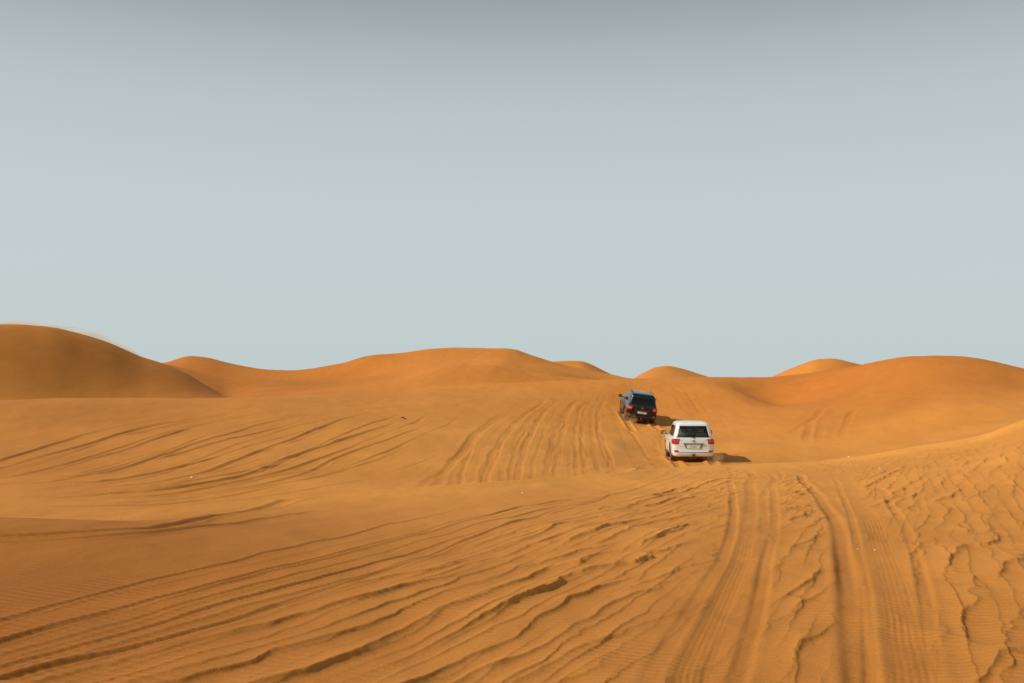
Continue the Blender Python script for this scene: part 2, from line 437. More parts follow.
CARS = {
    'white': place(688.0, 458.8, 47.8, rad(-4.5), rad(-0.8), rad(0.0)),
    'dark': place(636.0, 418.3, 64.5, rad(-1.0), rad(6.0), rad(7.5)),
}
SINK = .02
for M in CARS.values():
    Mi = M.inverted()
    c = M.translation
    n = M.to_3x3() @ Vector((0, 0, 1))
    i0, i1 = np.searchsorted(RR, [math.hypot(c.x, c.y) - 9, math.hypot(c.x, c.y) + 9])
    xx, yy = PX[i0:i1], PY[i0:i1]
    dx, dy = xx - c.x, yy - c.y
    plane = c.z - (n.x * dx + n.y * dy) / n.z
    f = M.to_3x3() @ Vector((0, 1, 0))
    fy = (dx * f.x + dy * f.y); fx = (dx * f.y - dy * f.x)
    q = np.sqrt((np.abs(fx) / 1.15) ** 4 + (np.abs(fy) / 2.2) ** 4) ** .5
    w = 1 - sstep(1.0, 3.2, q)
    old = ZM[i0:i1]
    bump = .05 * fbm(xx / .6, yy / .6, 101, 2)
    # ruts behind the wheels and little heaps thrown up at the rear tyres
    rut = 0
    for sx in (-.82, .82):
        t = (fx - sx) / .17
        e = sstep(-9, -5, fy) * (1 - sstep(1.6, 2.0, fy))
        rut = rut + e * (-.05 * np.exp(-t ** 4) + .05 * np.exp(-((np.abs(t) - 1.7) / .6) ** 2))
        rut = rut + (.13 if sx > 0 else .05) * np.exp(-((fx - sx - .02) / .20) ** 2 - ((fy + 1.95) / .25) ** 2)
        rut = rut + .06 * np.exp(-((fx - sx + .1) / .3) ** 2 - ((fy + 2.7) / .35) ** 2)
    ZM[i0:i1] = old * (1 - w) + (plane + SINK + bump * .6) * w + rut * (1 - sstep(2.4, 3.2, q))
# ------------------------------------------------------------------ materials: sand
def new_mat(name):
    m = bpy.data.materials.new(name)
    m.use_nodes = True
    nt = m.node_tree
    nt.nodes.clear()
    return m, nt, nt.nodes, nt.links


def sand_material():
    m, nt, N, L = new_mat('sand')
    out = N.new('ShaderNodeOutputMaterial')
    bs = N.new('ShaderNodeBsdfPrincipled')
    bs.inputs['Roughness'].default_value = .92
    bs.inputs['Specular IOR Level'].default_value = .12
    geo_ = N.new('ShaderNodeNewGeometry')

    def noise(scale, detail=3, rough=.55, dist=0.0, vec=None):
        n = N.new('ShaderNodeTexNoise')
        n.inputs['Scale'].default_value = scale
        n.inputs['Detail'].default_value = detail
        n.inputs['Roughness'].default_value = rough
        n.inputs['Distortion'].default_value = dist
        L.new(vec or geo_.outputs['Position'], n.inputs['Vector'])
        return n

    def mapping(scale, rot=0):
        mp = N.new('ShaderNodeMapping')
        mp.inputs['Scale'].default_value = scale
        mp.inputs['Rotation'].default_value = (0, 0, rot)
        L.new(geo_.outputs['Position'], mp.inputs['Vector'])
        return mp.outputs['Vector']

    def ramp(fac, stops):
        r = N.new('ShaderNodeValToRGB')
        els = r.color_ramp.elements
        while len(els) < len(stops):
            els.new(.5)
        for e, (p, c) in zip(els, stops):
            e.position = p; e.color = (*c, 1)
        L.new(fac, r.inputs['Fac'])
        return r.outputs['Color']

    def mix(fac, a, b, mode='MIX'):
        x = N.new('ShaderNodeMix'); x.data_type = 'RGBA'; x.blend_type = mode
        for sock, val in ((x.inputs['Factor'], fac), (x.inputs['A'], a), (x.inputs['B'], b)):
            if isinstance(val, (int, float)):
                sock.default_value = val
            elif isinstance(val, tuple):
                sock.default_value = (*val, 1)
            else:
                L.new(val, sock)
        return x.outputs['Result']
    big = noise(.045, 3)
    col = ramp(big.outputs['Fac'], [(.30, SAND_A), (.70, SAND_B)])
    # redder sand farther out on the dunes
    sep = N.new('ShaderNodeSeparateXYZ'); L.new(geo_.outputs['Position'], sep.inputs['Vector'])
    mr = N.new('ShaderNodeMapRange'); mr.inputs['From Min'].default_value = 50; mr.inputs['From Max'].default_value = 82
    dm = N.new('ShaderNodeMath'); dm.operation = 'MULTIPLY_ADD'; dm.inputs[1].default_value = .55
    mxp = N.new('ShaderNodeMath'); mxp.operation = 'MAXIMUM'; mxp.inputs[1].default_value = 0
    L.new(sep.outputs['X'], mxp.inputs[0]); L.new(mxp.outputs[0], dm.inputs[0]); L.new(sep.outputs['Y'], dm.inputs[2])
    L.new(dm.outputs[0], mr.inputs['Value'])
    col = mix(mr.outputs['Result'], col, mix(1.0, col, SAND_FAR, 'MULTIPLY'))
    # right dune: colour darkened so its sun-facing side looks less lit
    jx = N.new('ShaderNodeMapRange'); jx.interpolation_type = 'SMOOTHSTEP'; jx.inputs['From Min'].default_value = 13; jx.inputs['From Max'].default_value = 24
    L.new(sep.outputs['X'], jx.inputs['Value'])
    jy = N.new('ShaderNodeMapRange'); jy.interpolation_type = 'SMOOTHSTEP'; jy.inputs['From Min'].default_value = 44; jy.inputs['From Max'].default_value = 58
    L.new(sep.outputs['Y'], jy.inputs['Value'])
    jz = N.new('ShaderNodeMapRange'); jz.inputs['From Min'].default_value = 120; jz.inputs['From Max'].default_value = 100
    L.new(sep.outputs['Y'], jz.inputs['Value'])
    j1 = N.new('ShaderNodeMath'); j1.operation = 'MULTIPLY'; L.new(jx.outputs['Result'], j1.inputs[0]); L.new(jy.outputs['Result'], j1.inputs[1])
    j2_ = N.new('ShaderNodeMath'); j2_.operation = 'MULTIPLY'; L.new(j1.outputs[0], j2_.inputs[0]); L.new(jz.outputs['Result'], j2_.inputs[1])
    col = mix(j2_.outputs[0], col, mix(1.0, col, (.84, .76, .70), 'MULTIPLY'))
    # painted shade and vignette: sand darkens toward the camera and the left
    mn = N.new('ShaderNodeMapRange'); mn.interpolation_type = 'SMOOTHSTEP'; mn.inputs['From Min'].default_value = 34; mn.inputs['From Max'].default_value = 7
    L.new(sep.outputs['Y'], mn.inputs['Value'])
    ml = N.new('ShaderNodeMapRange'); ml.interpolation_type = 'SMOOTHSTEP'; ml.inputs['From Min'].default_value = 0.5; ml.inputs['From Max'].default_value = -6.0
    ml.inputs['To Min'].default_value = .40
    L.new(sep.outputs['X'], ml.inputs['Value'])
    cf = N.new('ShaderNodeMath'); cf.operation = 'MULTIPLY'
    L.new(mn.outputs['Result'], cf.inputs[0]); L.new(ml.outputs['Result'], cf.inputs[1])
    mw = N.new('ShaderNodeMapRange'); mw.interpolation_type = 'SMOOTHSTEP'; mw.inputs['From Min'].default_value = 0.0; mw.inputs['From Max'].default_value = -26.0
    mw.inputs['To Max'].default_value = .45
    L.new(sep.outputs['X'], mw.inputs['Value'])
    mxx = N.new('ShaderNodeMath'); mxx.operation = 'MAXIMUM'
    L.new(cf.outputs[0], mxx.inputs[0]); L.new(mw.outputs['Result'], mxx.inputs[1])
    col = mix(mxx.outputs[0], col, mix(1.0, col, SAND_SHADE, 'MULTIPLY'))
    # patches of coarser, darker grains, streaked along the wind
    streak = noise(1.0, 5, .6, .4, mapping((1.3, .42, 1), rad(-28)))
    col = mix(1.0, col, ramp(streak.outputs['Fac'], [(.28, (.92, .91, .90)), (.55, (1, 1, 1)), (.78, (1.06, 1.06, 1.07))]), 'MULTIPLY')
    grain = noise(38, 4, .75)
    col = mix(1.0, col, ramp(grain.outputs['Fac'], [(.30, (.84, .83, .82)), (.70, (1.14, 1.14, 1.13))]), 'MULTIPLY')
    # brink and raised sand lightened, hollows darkened as painted light; ruts darker too
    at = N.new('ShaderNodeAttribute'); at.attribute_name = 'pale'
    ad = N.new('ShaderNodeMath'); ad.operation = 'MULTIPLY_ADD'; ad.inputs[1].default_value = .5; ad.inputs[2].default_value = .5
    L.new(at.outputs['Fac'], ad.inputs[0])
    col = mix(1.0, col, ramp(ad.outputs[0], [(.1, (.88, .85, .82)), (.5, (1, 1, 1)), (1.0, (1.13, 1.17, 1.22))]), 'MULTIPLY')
    L.new(col, bs.inputs['Base Color'])
    # small wind ripples and grain
    wv = N.new('ShaderNodeTexWave')
    wv.wave_type = 'BANDS'; wv.bands_direction = 'Y'; wv.wave_profile = 'SIN'
    wv.inputs['Scale'].default_value = 2.3
    wv.inputs['Distortion'].default_value = 3.0
    wv.inputs['Detail'].default_value = 2
    wv.inputs['Detail Scale'].default_value = .6
    L.new(mapping((1, 1, 1), rad(24)), wv.inputs['Vector'])
    patch = noise(.35, 2)
    b1 = N.new('ShaderNodeBump'); b1.inputs['Distance'].default_value = .012
    ps = N.new('ShaderNodeMapRange'); ps.inputs['From Min'].default_value = .42; ps.inputs['From Max'].default_value = .62
    ps.inputs['To Max'].default_value = .5
    L.new(patch.outputs['Fac'], ps.inputs['Value']); L.new(ps.outputs['Result'], b1.inputs['Strength'])
    L.new(wv.outputs['Fac'], b1.inputs['Height'])
    soft = noise(4.5, 5, .6)
    b2 = N.new('ShaderNodeBump'); b2.inputs['Distance'].default_value = .025; b2.inputs['Strength'].default_value = .45
    L.new(soft.outputs['Fac'], b2.inputs['Height']); L.new(b1.outputs['Normal'], b2.inputs['Normal'])
    b3 = N.new('ShaderNodeBump'); b3.inputs['Distance'].default_value = .006; b3.inputs['Strength'].default_value = .6
    L.new(grain.outputs['Fac'], b3.inputs['Height']); L.new(b2.outputs['Normal'], b3.inputs['Normal'])
    L.new(b3.outputs['Normal'], bs.inputs['Normal'])
    L.new(bs.outputs['BSDF'], out.inputs['Surface'])
    return m


SAND_A = (.598, .238, .045)
SAND_B = (.693, .286, .058)
SAND_SHADE = (.57, .46, .36)  # multiplier for the shade painted into near and left sand
SAND_FAR = (1.03, .91, .76)
M_SAND = sand_material()

# ------------------------------------------------------------------ sand mesh(es)
NRr, NC = ZM.shape
VX = np.concatenate([[0.0], PX.ravel()])
VY = np.concatenate([[0.0], PY.ravel()])
VZ = np.concatenate([[ZM[0].mean()], ZM.ravel()]) + EYE
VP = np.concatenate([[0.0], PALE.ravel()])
ii, jj = np.meshgrid(np.arange(NRr - 1), np.arange(NC), indexing='ij')
j2 = (jj + 1) % NC
Q = np.stack([1 + ii * NC + jj, 1 + ii * NC + j2, 1 + (ii + 1) * NC + j2, 1 + (ii + 1) * NC + jj], -1).reshape(-1, 4)
rq = (RR[ii] * 1.0).ravel(); cq = jj.ravel(); uq = U_COL[cq]
rE = (NAMED['E'][0] * RFAC)[cq]; rT2 = (NAMED['T2'][0] * RFAC)[cq]; rT4 = (NAMED['T4'][0] * RFAC)[cq]; rD = (NAMED['D'][0] * RFAC)[cq]
reg = np.zeros(len(Q), np.int32)
front_q = np.abs(ANG[cq]) < rad(62)
reg[front_q & (rq >= rE) & (rq < rT2) & (uq < 246)] = 1          # left dune
reg[front_q & (rq >= rE) & (rq < rT4) & (uq >= 246)] = 3         # middle dunes
reg[front_q & (rq >= rT2) & (rq < rT4) & (uq < 246)] = 3
reg[front_q & (rq >= rT4) & (rq < 300) & (uq < 628)] = 4
reg[front_q & (rq >= rT4) & (rq < 300) & (uq >= 628) & (uq < 738)] = 5
reg[front_q & (rq >= rT4) & (rq < 300) & (uq >= 738)] = 6
foot = 45 + 27 * sstep(905, 770, uq)
reg[front_q & (rq >= foot) & (rq < rE) & (uq > 770)] = 2         # right dune


def mesh_from(name, quads, tris=None):
    idx = quads.ravel() if tris is None else np.concatenate([quads.ravel(), tris.ravel()])
    used, inv = np.unique(idx, return_inverse=True)
    me = bpy.data.meshes.new(name)
    me.vertices.add(len(used))
    co = np.stack([VX[used], VY[used], VZ[used]], -1).astype(np.float32)
    me.vertices.foreach_set('co', co.ravel())
    nt = 0 if tris is None else len(tris)
    me.loops.add(len(idx))
    me.loops.foreach_set('vertex_index', inv.astype(np.int32))
    me.polygons.add(len(quads) + nt)
    starts = np.arange(len(quads)) * 4
    if nt:
        starts = np.concatenate([starts, len(quads) * 4 + np.arange(nt) * 3])
    me.polygons.foreach_set('loop_start', starts.astype(np.int32))
    me.polygons.foreach_set('use_smooth', np.ones(len(quads) + nt, bool))
    me.update(calc_edges=True)
    me.validate()
    me.materials.append(M_SAND)
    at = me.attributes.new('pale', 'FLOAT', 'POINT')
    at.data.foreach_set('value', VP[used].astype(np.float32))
    return me


def tag(o, label=None, cat=None, group=None, kind=None):
    for k, v in (('label', label), ('category', cat), ('group', group), ('kind', kind)):
        if v:
            o[k] = v
    return o


cap = np.array([[0, 1 + (j + 1) % NC, 1 + j] for j in range(NC)])
for k, (name, label, cat) in enumerate((
    ('sand_ground', 'rippled orange desert sand crossed by tyre tracks around the two cars', 'ground'),
    ('dune', 'tall brown dune at the left edge with sand blowing off its crest', 'dune'),
    ('dune', 'broad rounded orange dune rising to the right of the white car', 'dune'),
    ('dune', 'wide orange dune with several crests behind the middle of the sand slope', 'dune'),
    ('dune', 'small far dune peeking out behind the right end of the wide middle dune', 'dune'),
    ('dune', 'small far dune straight above the dark car', 'dune'),
    ('dune', 'far pointed dune between the cars and the big rounded dune', 'dune'))):
    me = mesh_from(name, Q[reg == k][:, ::-1], cap[:, ::-1] if k == 0 else None)
    o = bpy.data.objects.new(name, me)
    COL.objects.link(o)
    tag(o, label, cat, None, 'structure')
# ------------------------------------------------------------------ materials: cars
def pbr(name, color, rough=.5, metal=0.0, coat=0.0, dust=0.0, spec=.5, bump=0.0, emit=None):
    m, nt, N, L = new_mat(name)
    out = N.new('ShaderNodeOutputMaterial')
    b = N.new('ShaderNodeBsdfPrincipled')
    b.inputs['Base Color'].default_value = (*color, 1)
    b.inputs['Roughness'].default_value = rough
    b.inputs['Metallic'].default_value = metal
    b.inputs['Coat Weight'].default_value = coat
    b.inputs['Coat Roughness'].default_value = .06
    b.inputs['Specular IOR Level'].default_value = spec
    if emit:
        b.inputs['Emission Color'].default_value = (*emit[0], 1); b.inputs['Emission Strength'].default_value = emit[1]
    tc = N.new('ShaderNodeTexCoord')
    n = N.new('ShaderNodeTexNoise'); n.inputs['Scale'].default_value = 7; n.inputs['Detail'].default_value = 5
    L.new(tc.outputs['Object'], n.inputs['Vector'])
    # desert dust: thicker low on the car, in clouds
    sp = N.new('ShaderNodeSeparateXYZ'); L.new(tc.outputs['Object'], sp.inputs['Vector'])
    mr = N.new('ShaderNodeMapRange'); mr.inputs['From Min'].default_value = 1.15; mr.inputs['From Max'].default_value = .25
    mr.inputs['To Min'].default_value = .25 * dust; mr.inputs['To Max'].default_value = dust
    L.new(sp.outputs['Z'], mr.inputs['Value'])
    mu = N.new('ShaderNodeMath'); mu.operation = 'MULTIPLY'
    L.new(mr.outputs['Result'], mu.inputs[0]); L.new(n.outputs['Fac'], mu.inputs[1])
    mx = N.new('ShaderNodeMix'); mx.data_type = 'RGBA'
    L.new(mu.outputs[0], mx.inputs['Factor'])
    mx.inputs['A'].default_value = (*color, 1); mx.inputs['B'].default_value = (.50, .29, .12, 1)
    L.new(mx.outputs['Result'], b.inputs['Base Color'])
    rg = N.new('ShaderNodeMath'); rg.operation = 'MULTIPLY_ADD'
    L.new(mu.outputs[0], rg.inputs[0]); rg.inputs[1].default_value = .6; rg.inputs[2].default_value = rough
    L.new(rg.outputs[0], b.inputs['Roughness'])
    if bump:
        bp = N.new('ShaderNodeBump'); bp.inputs['Distance'].default_value = bump; bp.inputs['Strength'].default_value = .5
        n2 = N.new('ShaderNodeTexNoise'); n2.inputs['Scale'].default_value = 60
        L.new(tc.outputs['Object'], n2.inputs['Vector'])
        L.new(n2.outputs['Fac'], bp.inputs['Height']); L.new(bp.outputs['Normal'], b.inputs['Normal'])
    L.new(b.outputs['BSDF'], out.inputs['Surface'])
    return m


def glass_mat(name, tint):
    m, nt, N, L = new_mat(name)
    out = N.new('ShaderNodeOutputMaterial')
    t = N.new('ShaderNodeBsdfTransparent'); t.inputs['Color'].default_value = (*tint, 1)
    g = N.new('ShaderNodeBsdfGlossy'); g.inputs['Roughness'].default_value = .03; g.inputs['Color'].default_value = (1, 1, 1, 1)
    f = N.new('ShaderNodeFresnel'); f.inputs['IOR'].default_value = 1.45
    x = N.new('ShaderNodeMixShader')
    L.new(f.outputs['Fac'], x.inputs['Fac']); L.new(t.outputs[0], x.inputs[1]); L.new(g.outputs[0], x.inputs[2])
    L.new(x.outputs[0], out.inputs['Surface'])
    return m


M_BLACK = pbr('black_plastic', (.012, .012, .013), .55, dust=.25)
M_RUBBER = pbr('tyre_rubber', (.014, .013, .012), .85, dust=.45, bump=.006)
M_ALLOY = pbr('alloy', (.45, .45, .46), .32, metal=.9, dust=.25)
M_CHROME = pbr('chrome', (.62, .62, .60), .14, metal=1.0, dust=.12)
M_RED = pbr('red_lens', (.44, .004, .012), .10, coat=1.0, dust=.05)
M_REDB = pbr('bright_red_lens', (.60, .010, .03), .12, coat=1.0, dust=.03)
M_CLEAR = pbr('clear_lens', (.62, .60, .58), .12, coat=1.0, dust=.05)
M_PLATE = pbr('plate_white', (.78, .77, .74), .4, dust=.12)
M_INK = pbr('plate_ink', (.06, .06, .07), .5)
M_SEAT = pbr('seat_leather', (.58, .50, .38), .6, bump=.003)
M_TRIM = pbr('cabin_trim', (.10, .095, .085), .7)
M_MIRROR = pbr('mirror_glass', (.36, .40, .37), .03, metal=1.0)
M_STEEL = pbr('underbody_steel', (.03, .028, .026), .7, dust=.4)
M_GLASS = glass_mat('tinted_glass', (.62, .67, .64))
M_GLASSD = glass_mat('dark_tinted_glass', (.10, .11, .11))

# ------------------------------------------------------------------ the shape of the car: horizontal slices from sill to roof
# z, half width, rear y, front y, rear corner, front corner, rear bow, front bow
LOW = [(.27, .86, -2.30, 2.28, .22, .38, .04, .16), (.31, .925, -2.425, 2.40, .25, .42, .05, .20), (.38, .960, -2.462, 2.44, .25, .42, .06, .22),
       (.47, .975, -2.470, 2.455, .25, .42, .06, .22), (.515, .978, -2.462, 2.455, .25, .42, .06, .22), (.54, .982, -2.425, 2.45, .22, .42, .05, .22),
       (.62, .985, -2.415, 2.43, .20, .42, .05, .22), (.75, .985, -2.412, 2.42, .19, .40, .05, .22), (.86, .982, -2.410, 2.41, .18, .40, .05, .22),
       (.96, .975, -2.407, 2.385, .17, .40, .05, .22), (1.04, .962, -2.402, 2.33, .16, .42, .05, .24), (1.085, .945, -2.396, 2.24, .16, .44, .05, .24),
       (1.11, .918, -2.384, 2.13, .15, .44, .05, .24)]
TOP = [(1.085, .928, -2.393, 1.22, .15, .24, .05, .12), (1.13, .912, -2.386, 1.14, .15, .24, .05, .12), (1.19, .895, -2.375, 1.03, .15, .24, .05, .12),
       (1.32, .858, -2.338, .80, .15, .24, .05, .12), (1.45, .825, -2.298, .58, .15, .24, .05, .12), (1.56, .798, -2.262, .40, .15, .24, .05, .12),
       (1.66, .770, -2.226, .24, .15, .24, .05, .12), (1.725, .750, -2.215, .12, .16, .24, .05, .12), (1.775, .722, -2.185, 0.0, .18, .24, .05, .12),
       (1.815, .672, -2.125, -.12, .20, .26, .04, .12), (1.84, .60, -2.04, -.26, .22, .26, .03, .10), (1.853, .48, -1.90, -.45, .22, .24, .02, .08),
       (1.86, .25, -1.60, -.75, .12, .12, .0, .02)]
NRS, NCS, NSS = 20, 6, 44


def slice_at(z, S):
    zs = [s[0] for s in S]
    z = min(max(z, zs[0]), zs[-1])
    for a, b in zip(S, S[1:]):
        if a[0] <= z <= b[0]:
            t = (z - a[0]) / (b[0] - a[0])
            return tuple(p + (q - p) * t for p, q in zip(a, b))
    return S[-1]


def outline(sl):
    """closed ring of a slice, counted from the left rear: rear edge, right rear corner, right side, right front corner, front, left ..."""
    z, w, yr, yf, rr, rf, br, bf = sl
    P = []
    rr = min(rr, w * .9); rf = min(rf, w * .9)

    def rearbow(x):
        return br * (x / w) ** 2

    def frontbow(x):
        return -bf * (x / w) ** 2
    for k in range(NRS):
        x = -(w - rr) + 2 * (w - rr) * k / NRS
        P.append((x, yr + rearbow(x)))
    y0 = yr + rearbow(w - rr)
    for k in range(NCS):
        a = math.pi / 2 * k / NCS
        P.append((w - rr + rr * math.sin(a), y0 + rr - rr * math.cos(a)))
    ya, yb = y0 + rr, yf + frontbow(w - rf) - rf
    for k in range(NSS):
        y = ya + (yb - ya) * k / NSS
        P.append((w, y))
    for k in range(NCS):
        a = math.pi / 2 * k / NCS
        P.append((w - rf + rf * math.cos(a), yb + rf * math.sin(a)))
    right = P[NRS:]
    for k in range(NRS):
        x = (w - rf) - 2 * (w - rf) * k / NRS
        P.append((x, yf + frontbow(x)))
    # mirror of the right side, walked from the front to the rear
    left = [(w - rf, yf + frontbow(w - rf))] + right[::-1]
    P += [(-x, y) for x, y in left[:-1]]
    # slight barrel of the flanks
    out = []
    for x, y in P:
        f = 1 - .035 * max(0, abs(y) - 1.2) ** 2 * (1 if abs(x) > .3 * w else 0)
        out.append((x * f, y, z))
    return out


NRING = len(outline(LOW[3]))
I_SR = NRS + NCS                                # first index of the right side
I_FR = I_SR + NSS                               # first index of the right front corner
I_FF = I_FR + NCS                               # front edge
I_LF = I_FF + NRS


def surf(x_or_y, z, S, face):
    """point on the car's skin: face 'rear' (give x), 'left'/'right' (give y), 'front' (give x); returns point and outward normal"""
    def pt(c, zz):
        ring = outline(slice_at(zz, S))
        if face == 'rear':
            seg_ = ring[I_LF + NCS + NSS:] + ring[:NRS + NCS + 1]
            key = 0
        elif face == 'front':
            seg_ = ring[I_FR:I_LF + NCS + 1][::-1]
            key = 0
        elif face == 'right':
            seg_ = ring[NRS:I_FF + 1]
            key = 1
        else:
            seg_ = [(-q[0], q[1], q[2]) for q in ring[NRS:I_FF + 1]]
            key = 1
        vals = [q[key] for q in seg_]
        for k in range(len(seg_) - 1):
            if vals[k] <= c <= vals[k + 1] and vals[k + 1] > vals[k]:
                t = (c - vals[k]) / (vals[k + 1] - vals[k])
                return Vector(seg_[k]).lerp(Vector(seg_[k + 1]), t)
        return Vector(seg_[0] if c < vals[0] else seg_[-1])
    p = pt(x_or_y, z)
    e = .012
    du = pt(x_or_y + e, z) - pt(x_or_y - e, z)
    dv = pt(x_or_y, z + e) - pt(x_or_y, z - e)
    n = du.cross(dv)
    if n.length < 1e-9:
        n = Vector((0, -1, 0)) if face == 'rear' else Vector((1 if face == 'right' else -1, 0, 0))
    n.normalize()
    ref = {'rear': Vector((0, -1, 0)), 'front': Vector((0, 1, 0)), 'right': Vector((1, 0, 0)), 'left': Vector((-1, 0, 0))}[face]
    if n.dot(ref) < 0:
        n = -n
    return p, n


def panel(bm, corners, S, face, off=.004, thick=.02, nu=10, nv=6):
    """slab lying on the skin. corners: (c,z) lower-left, lower-right, upper-right, upper-left; its face stands off by `off`"""
    (a, b, c, d) = corners
    outer, inner = [], []
    for j in range(nv + 1):
        t = j / nv
        for i in range(nu + 1):
            s = i / nu
            u = (a[0] * (1 - s) + b[0] * s) * (1 - t) + (d[0] * (1 - s) + c[0] * s) * t
            z = (a[1] * (1 - s) + b[1] * s) * (1 - t) + (d[1] * (1 - s) + c[1] * s) * t
            p, n = surf(u, z, S, face)
            outer.append(bm.verts.new(p + n * off)); inner.append(bm.verts.new(p + n * (off - thick)))
    W = nu + 1
    fs = []
    for j in range(nv):
        for i in range(nu):
            k = j * W + i
            fs.append(bm.faces.new((outer[k], outer[k + 1], outer[k + 1 + W], outer[k + W])))
            fs.append(bm.faces.new((inner[k + W], inner[k + 1 + W], inner[k + 1], inner[k])))
    edge = [i for i in range(W)] + [j * W + nu for j in range(1, nv + 1)] + [nv * W + i for i in range(nu - 1, -1, -1)] + [j * W for j in range(nv - 1, 0, -1)]
    for k in range(len(edge)):
        p, q = edge[k], edge[(k + 1) % len(edge)]
        fs.append(bm.faces.new((outer[q], outer[p], inner[p], inner[q])))
    bmesh.ops.recalc_face_normals(bm, faces=fs)
    return fs


def box(bm, c, s, bevel=.0, rot=None, taper=None):
    r = bmesh.ops.create_cube(bm, size=1.0)
    vs = r['verts']
    for v in vs:
        v.co = Vector((v.co.x * s[0], v.co.y * s[1], v.co.z * s[2]))
        if taper and v.co.z > 0:
            v.co.x *= taper[0]; v.co.y *= taper[1]
    if bevel:
        es = list({e for v in vs for e in v.link_edges})
        b = bmesh.ops.bevel(bm, geom=es, offset=bevel, segments=2, affect='EDGES', profile=.5)
        vs = list({v for f in b['faces'] for v in f.verts} | {v for v in vs if v.is_valid})
    M = Matrix.Translation(c)
    if rot is not None:
        M = M @ rot
    bmesh.ops.transform(bm, matrix=M, verts=vs)
    return vs


def lathe_x(bm, prof, n=36, mat=0, cx=0.0):
    """revolve (x, r) profile round the X axis"""
    rings = []
    for x, r in prof:
        rings.append([bm.verts.new((x + cx, r * math.cos(2 * math.pi * k / n), r * math.sin(2 * math.pi * k / n))) for k in range(n)])
    for a, b in zip(rings, rings[1:]):
        for k in range(n):
            f = bm.faces.new((a[k], a[(k + 1) % n], b[(k + 1) % n], b[k])); f.material_index = mat
    return rings


def tube(bm, pts, r, n=8):
    pts = [Vector(p) for p in pts]
    rings = []
    for i, p in enumerate(pts):
        d = (pts[min(i + 1, len(pts) - 1)] - pts[max(i - 1, 0)]).normalized()
        u = d.orthogonal().normalized() if i == 0 else (u - d * u.dot(d)).normalized()
        w = d.cross(u)
        rings.append([bm.verts.new(p + r * (u * math.cos(2 * math.pi * k / n) + w * math.sin(2 * math.pi * k / n))) for k in range(n)])
    for a, b in zip(rings, rings[1:]):
        for k in range(n):
            bm.faces.new((a[k], a[(k + 1) % n], b[(k + 1) % n], b[k]))
    bm.faces.new(rings[0][::-1]); bm.faces.new(rings[-1])


def link_bm(name, bm, mats, parent, sharp=38, loc=None):
    bmesh.ops.recalc_face_normals(bm, faces=bm.faces[:]) if name not in ('body',) else None
    for f in bm.faces:
        f.smooth = True
    for e in bm.edges:
        if len(e.link_faces) == 2 and e.calc_face_angle(0) > rad(sharp):
            e.smooth = False
    me = bpy.data.meshes.new(name)
    bm.to_mesh(me); bm.free()
    for m in (mats if isinstance(mats, (list, tuple)) else [mats]):
        me.materials.append(m)
    o = bpy.data.objects.new(name, me)
    COL.objects.link(o)
    if parent is not None:
        o.parent = parent
    if loc is not None:
        o.location = loc
    return o


AX_F, AX_R, WR, TRK = 1.56, -1.29, .395, .82
Z_AX = WR

SIDE_WIN = [(-2.02, -1.42, -1.93, -1.42), (-1.34, -.38, -1.34, -.38), (-.28, .78, -.28, .36)]   # lower y0,y1, upper y0,y1 of rear quarter, rear door, front door


def lower_shell(paint):
    bm = bmesh.new()
    rings = []
    for sl in LOW:
        rings.append([bm.verts.new(p) for p in outline(sl)])
    n = NRING
    for a, b in zip(rings, rings[1:]):
        for k in range(n):
            bm.faces.new((a[k], a[(k + 1) % n], b[(k + 1) % n], b[k]))
    bm.faces.new(rings[0][::-1])
    # bonnet and shoulder: rings that shrink and rise a little
    prev = rings[-1]
    for f, dz in ((.94, .012), (.8, .026), (.5, .04), (.2, .046)):
        ring = []
        for v in rings[-1]:
            co = v.co.copy()
            ring.append(bm.verts.new((co.x * f, -.2 + (co.y + .2) * (1 - (1 - f) * .55), co.z + dz * (1 if co.y > .5 else .15))))
        for k in range(n):
            bm.faces.new((prev[k], prev[(k + 1) % n], ring[(k + 1) % n], ring[k]))
        prev = ring
    bm.faces.new(prev)
    bmesh.ops.recalc_face_normals(bm, faces=bm.faces[:])
    me = bpy.data.meshes.new('lower'); bm.to_mesh(me); bm.free()
    me.materials.append(paint); me.materials.append(M_BLACK)
    o = bpy.data.objects.new('lower', me); COL.objects.link(o)
    cb = bmesh.new()
    for sx in (-1, 1):
        for ay in (AX_F, AX_R):
            m = Matrix.Translation((sx * .86, ay, Z_AX + .03)) @ Matrix.Rotation(math.pi / 2, 4, 'Y')
            bmesh.ops.create_cone(cb, cap_ends=True, segments=48, radius1=.475, radius2=.475, depth=.56, matrix=m)
    for f in cb.faces:
        f.material_index = 1
    cm = bpy.data.meshes.new('cut'); cb.to_mesh(cm); cb.free()
    cm.materials.append(paint); cm.materials.append(M_BLACK)
    co = bpy.data.objects.new('cut', cm); COL.objects.link(co)
    md = o.modifiers.new('b', 'BOOLEAN'); md.operation = 'DIFFERENCE'; md.solver = 'EXACT'; md.object = co
    bpy.context.view_layer.update()
    dg = bpy.context.evaluated_depsgraph_get()
    res = bpy.data.meshes.new_from_object(o.evaluated_get(dg))
    bpy.data.objects.remove(o); bpy.data.objects.remove(co)
    return res


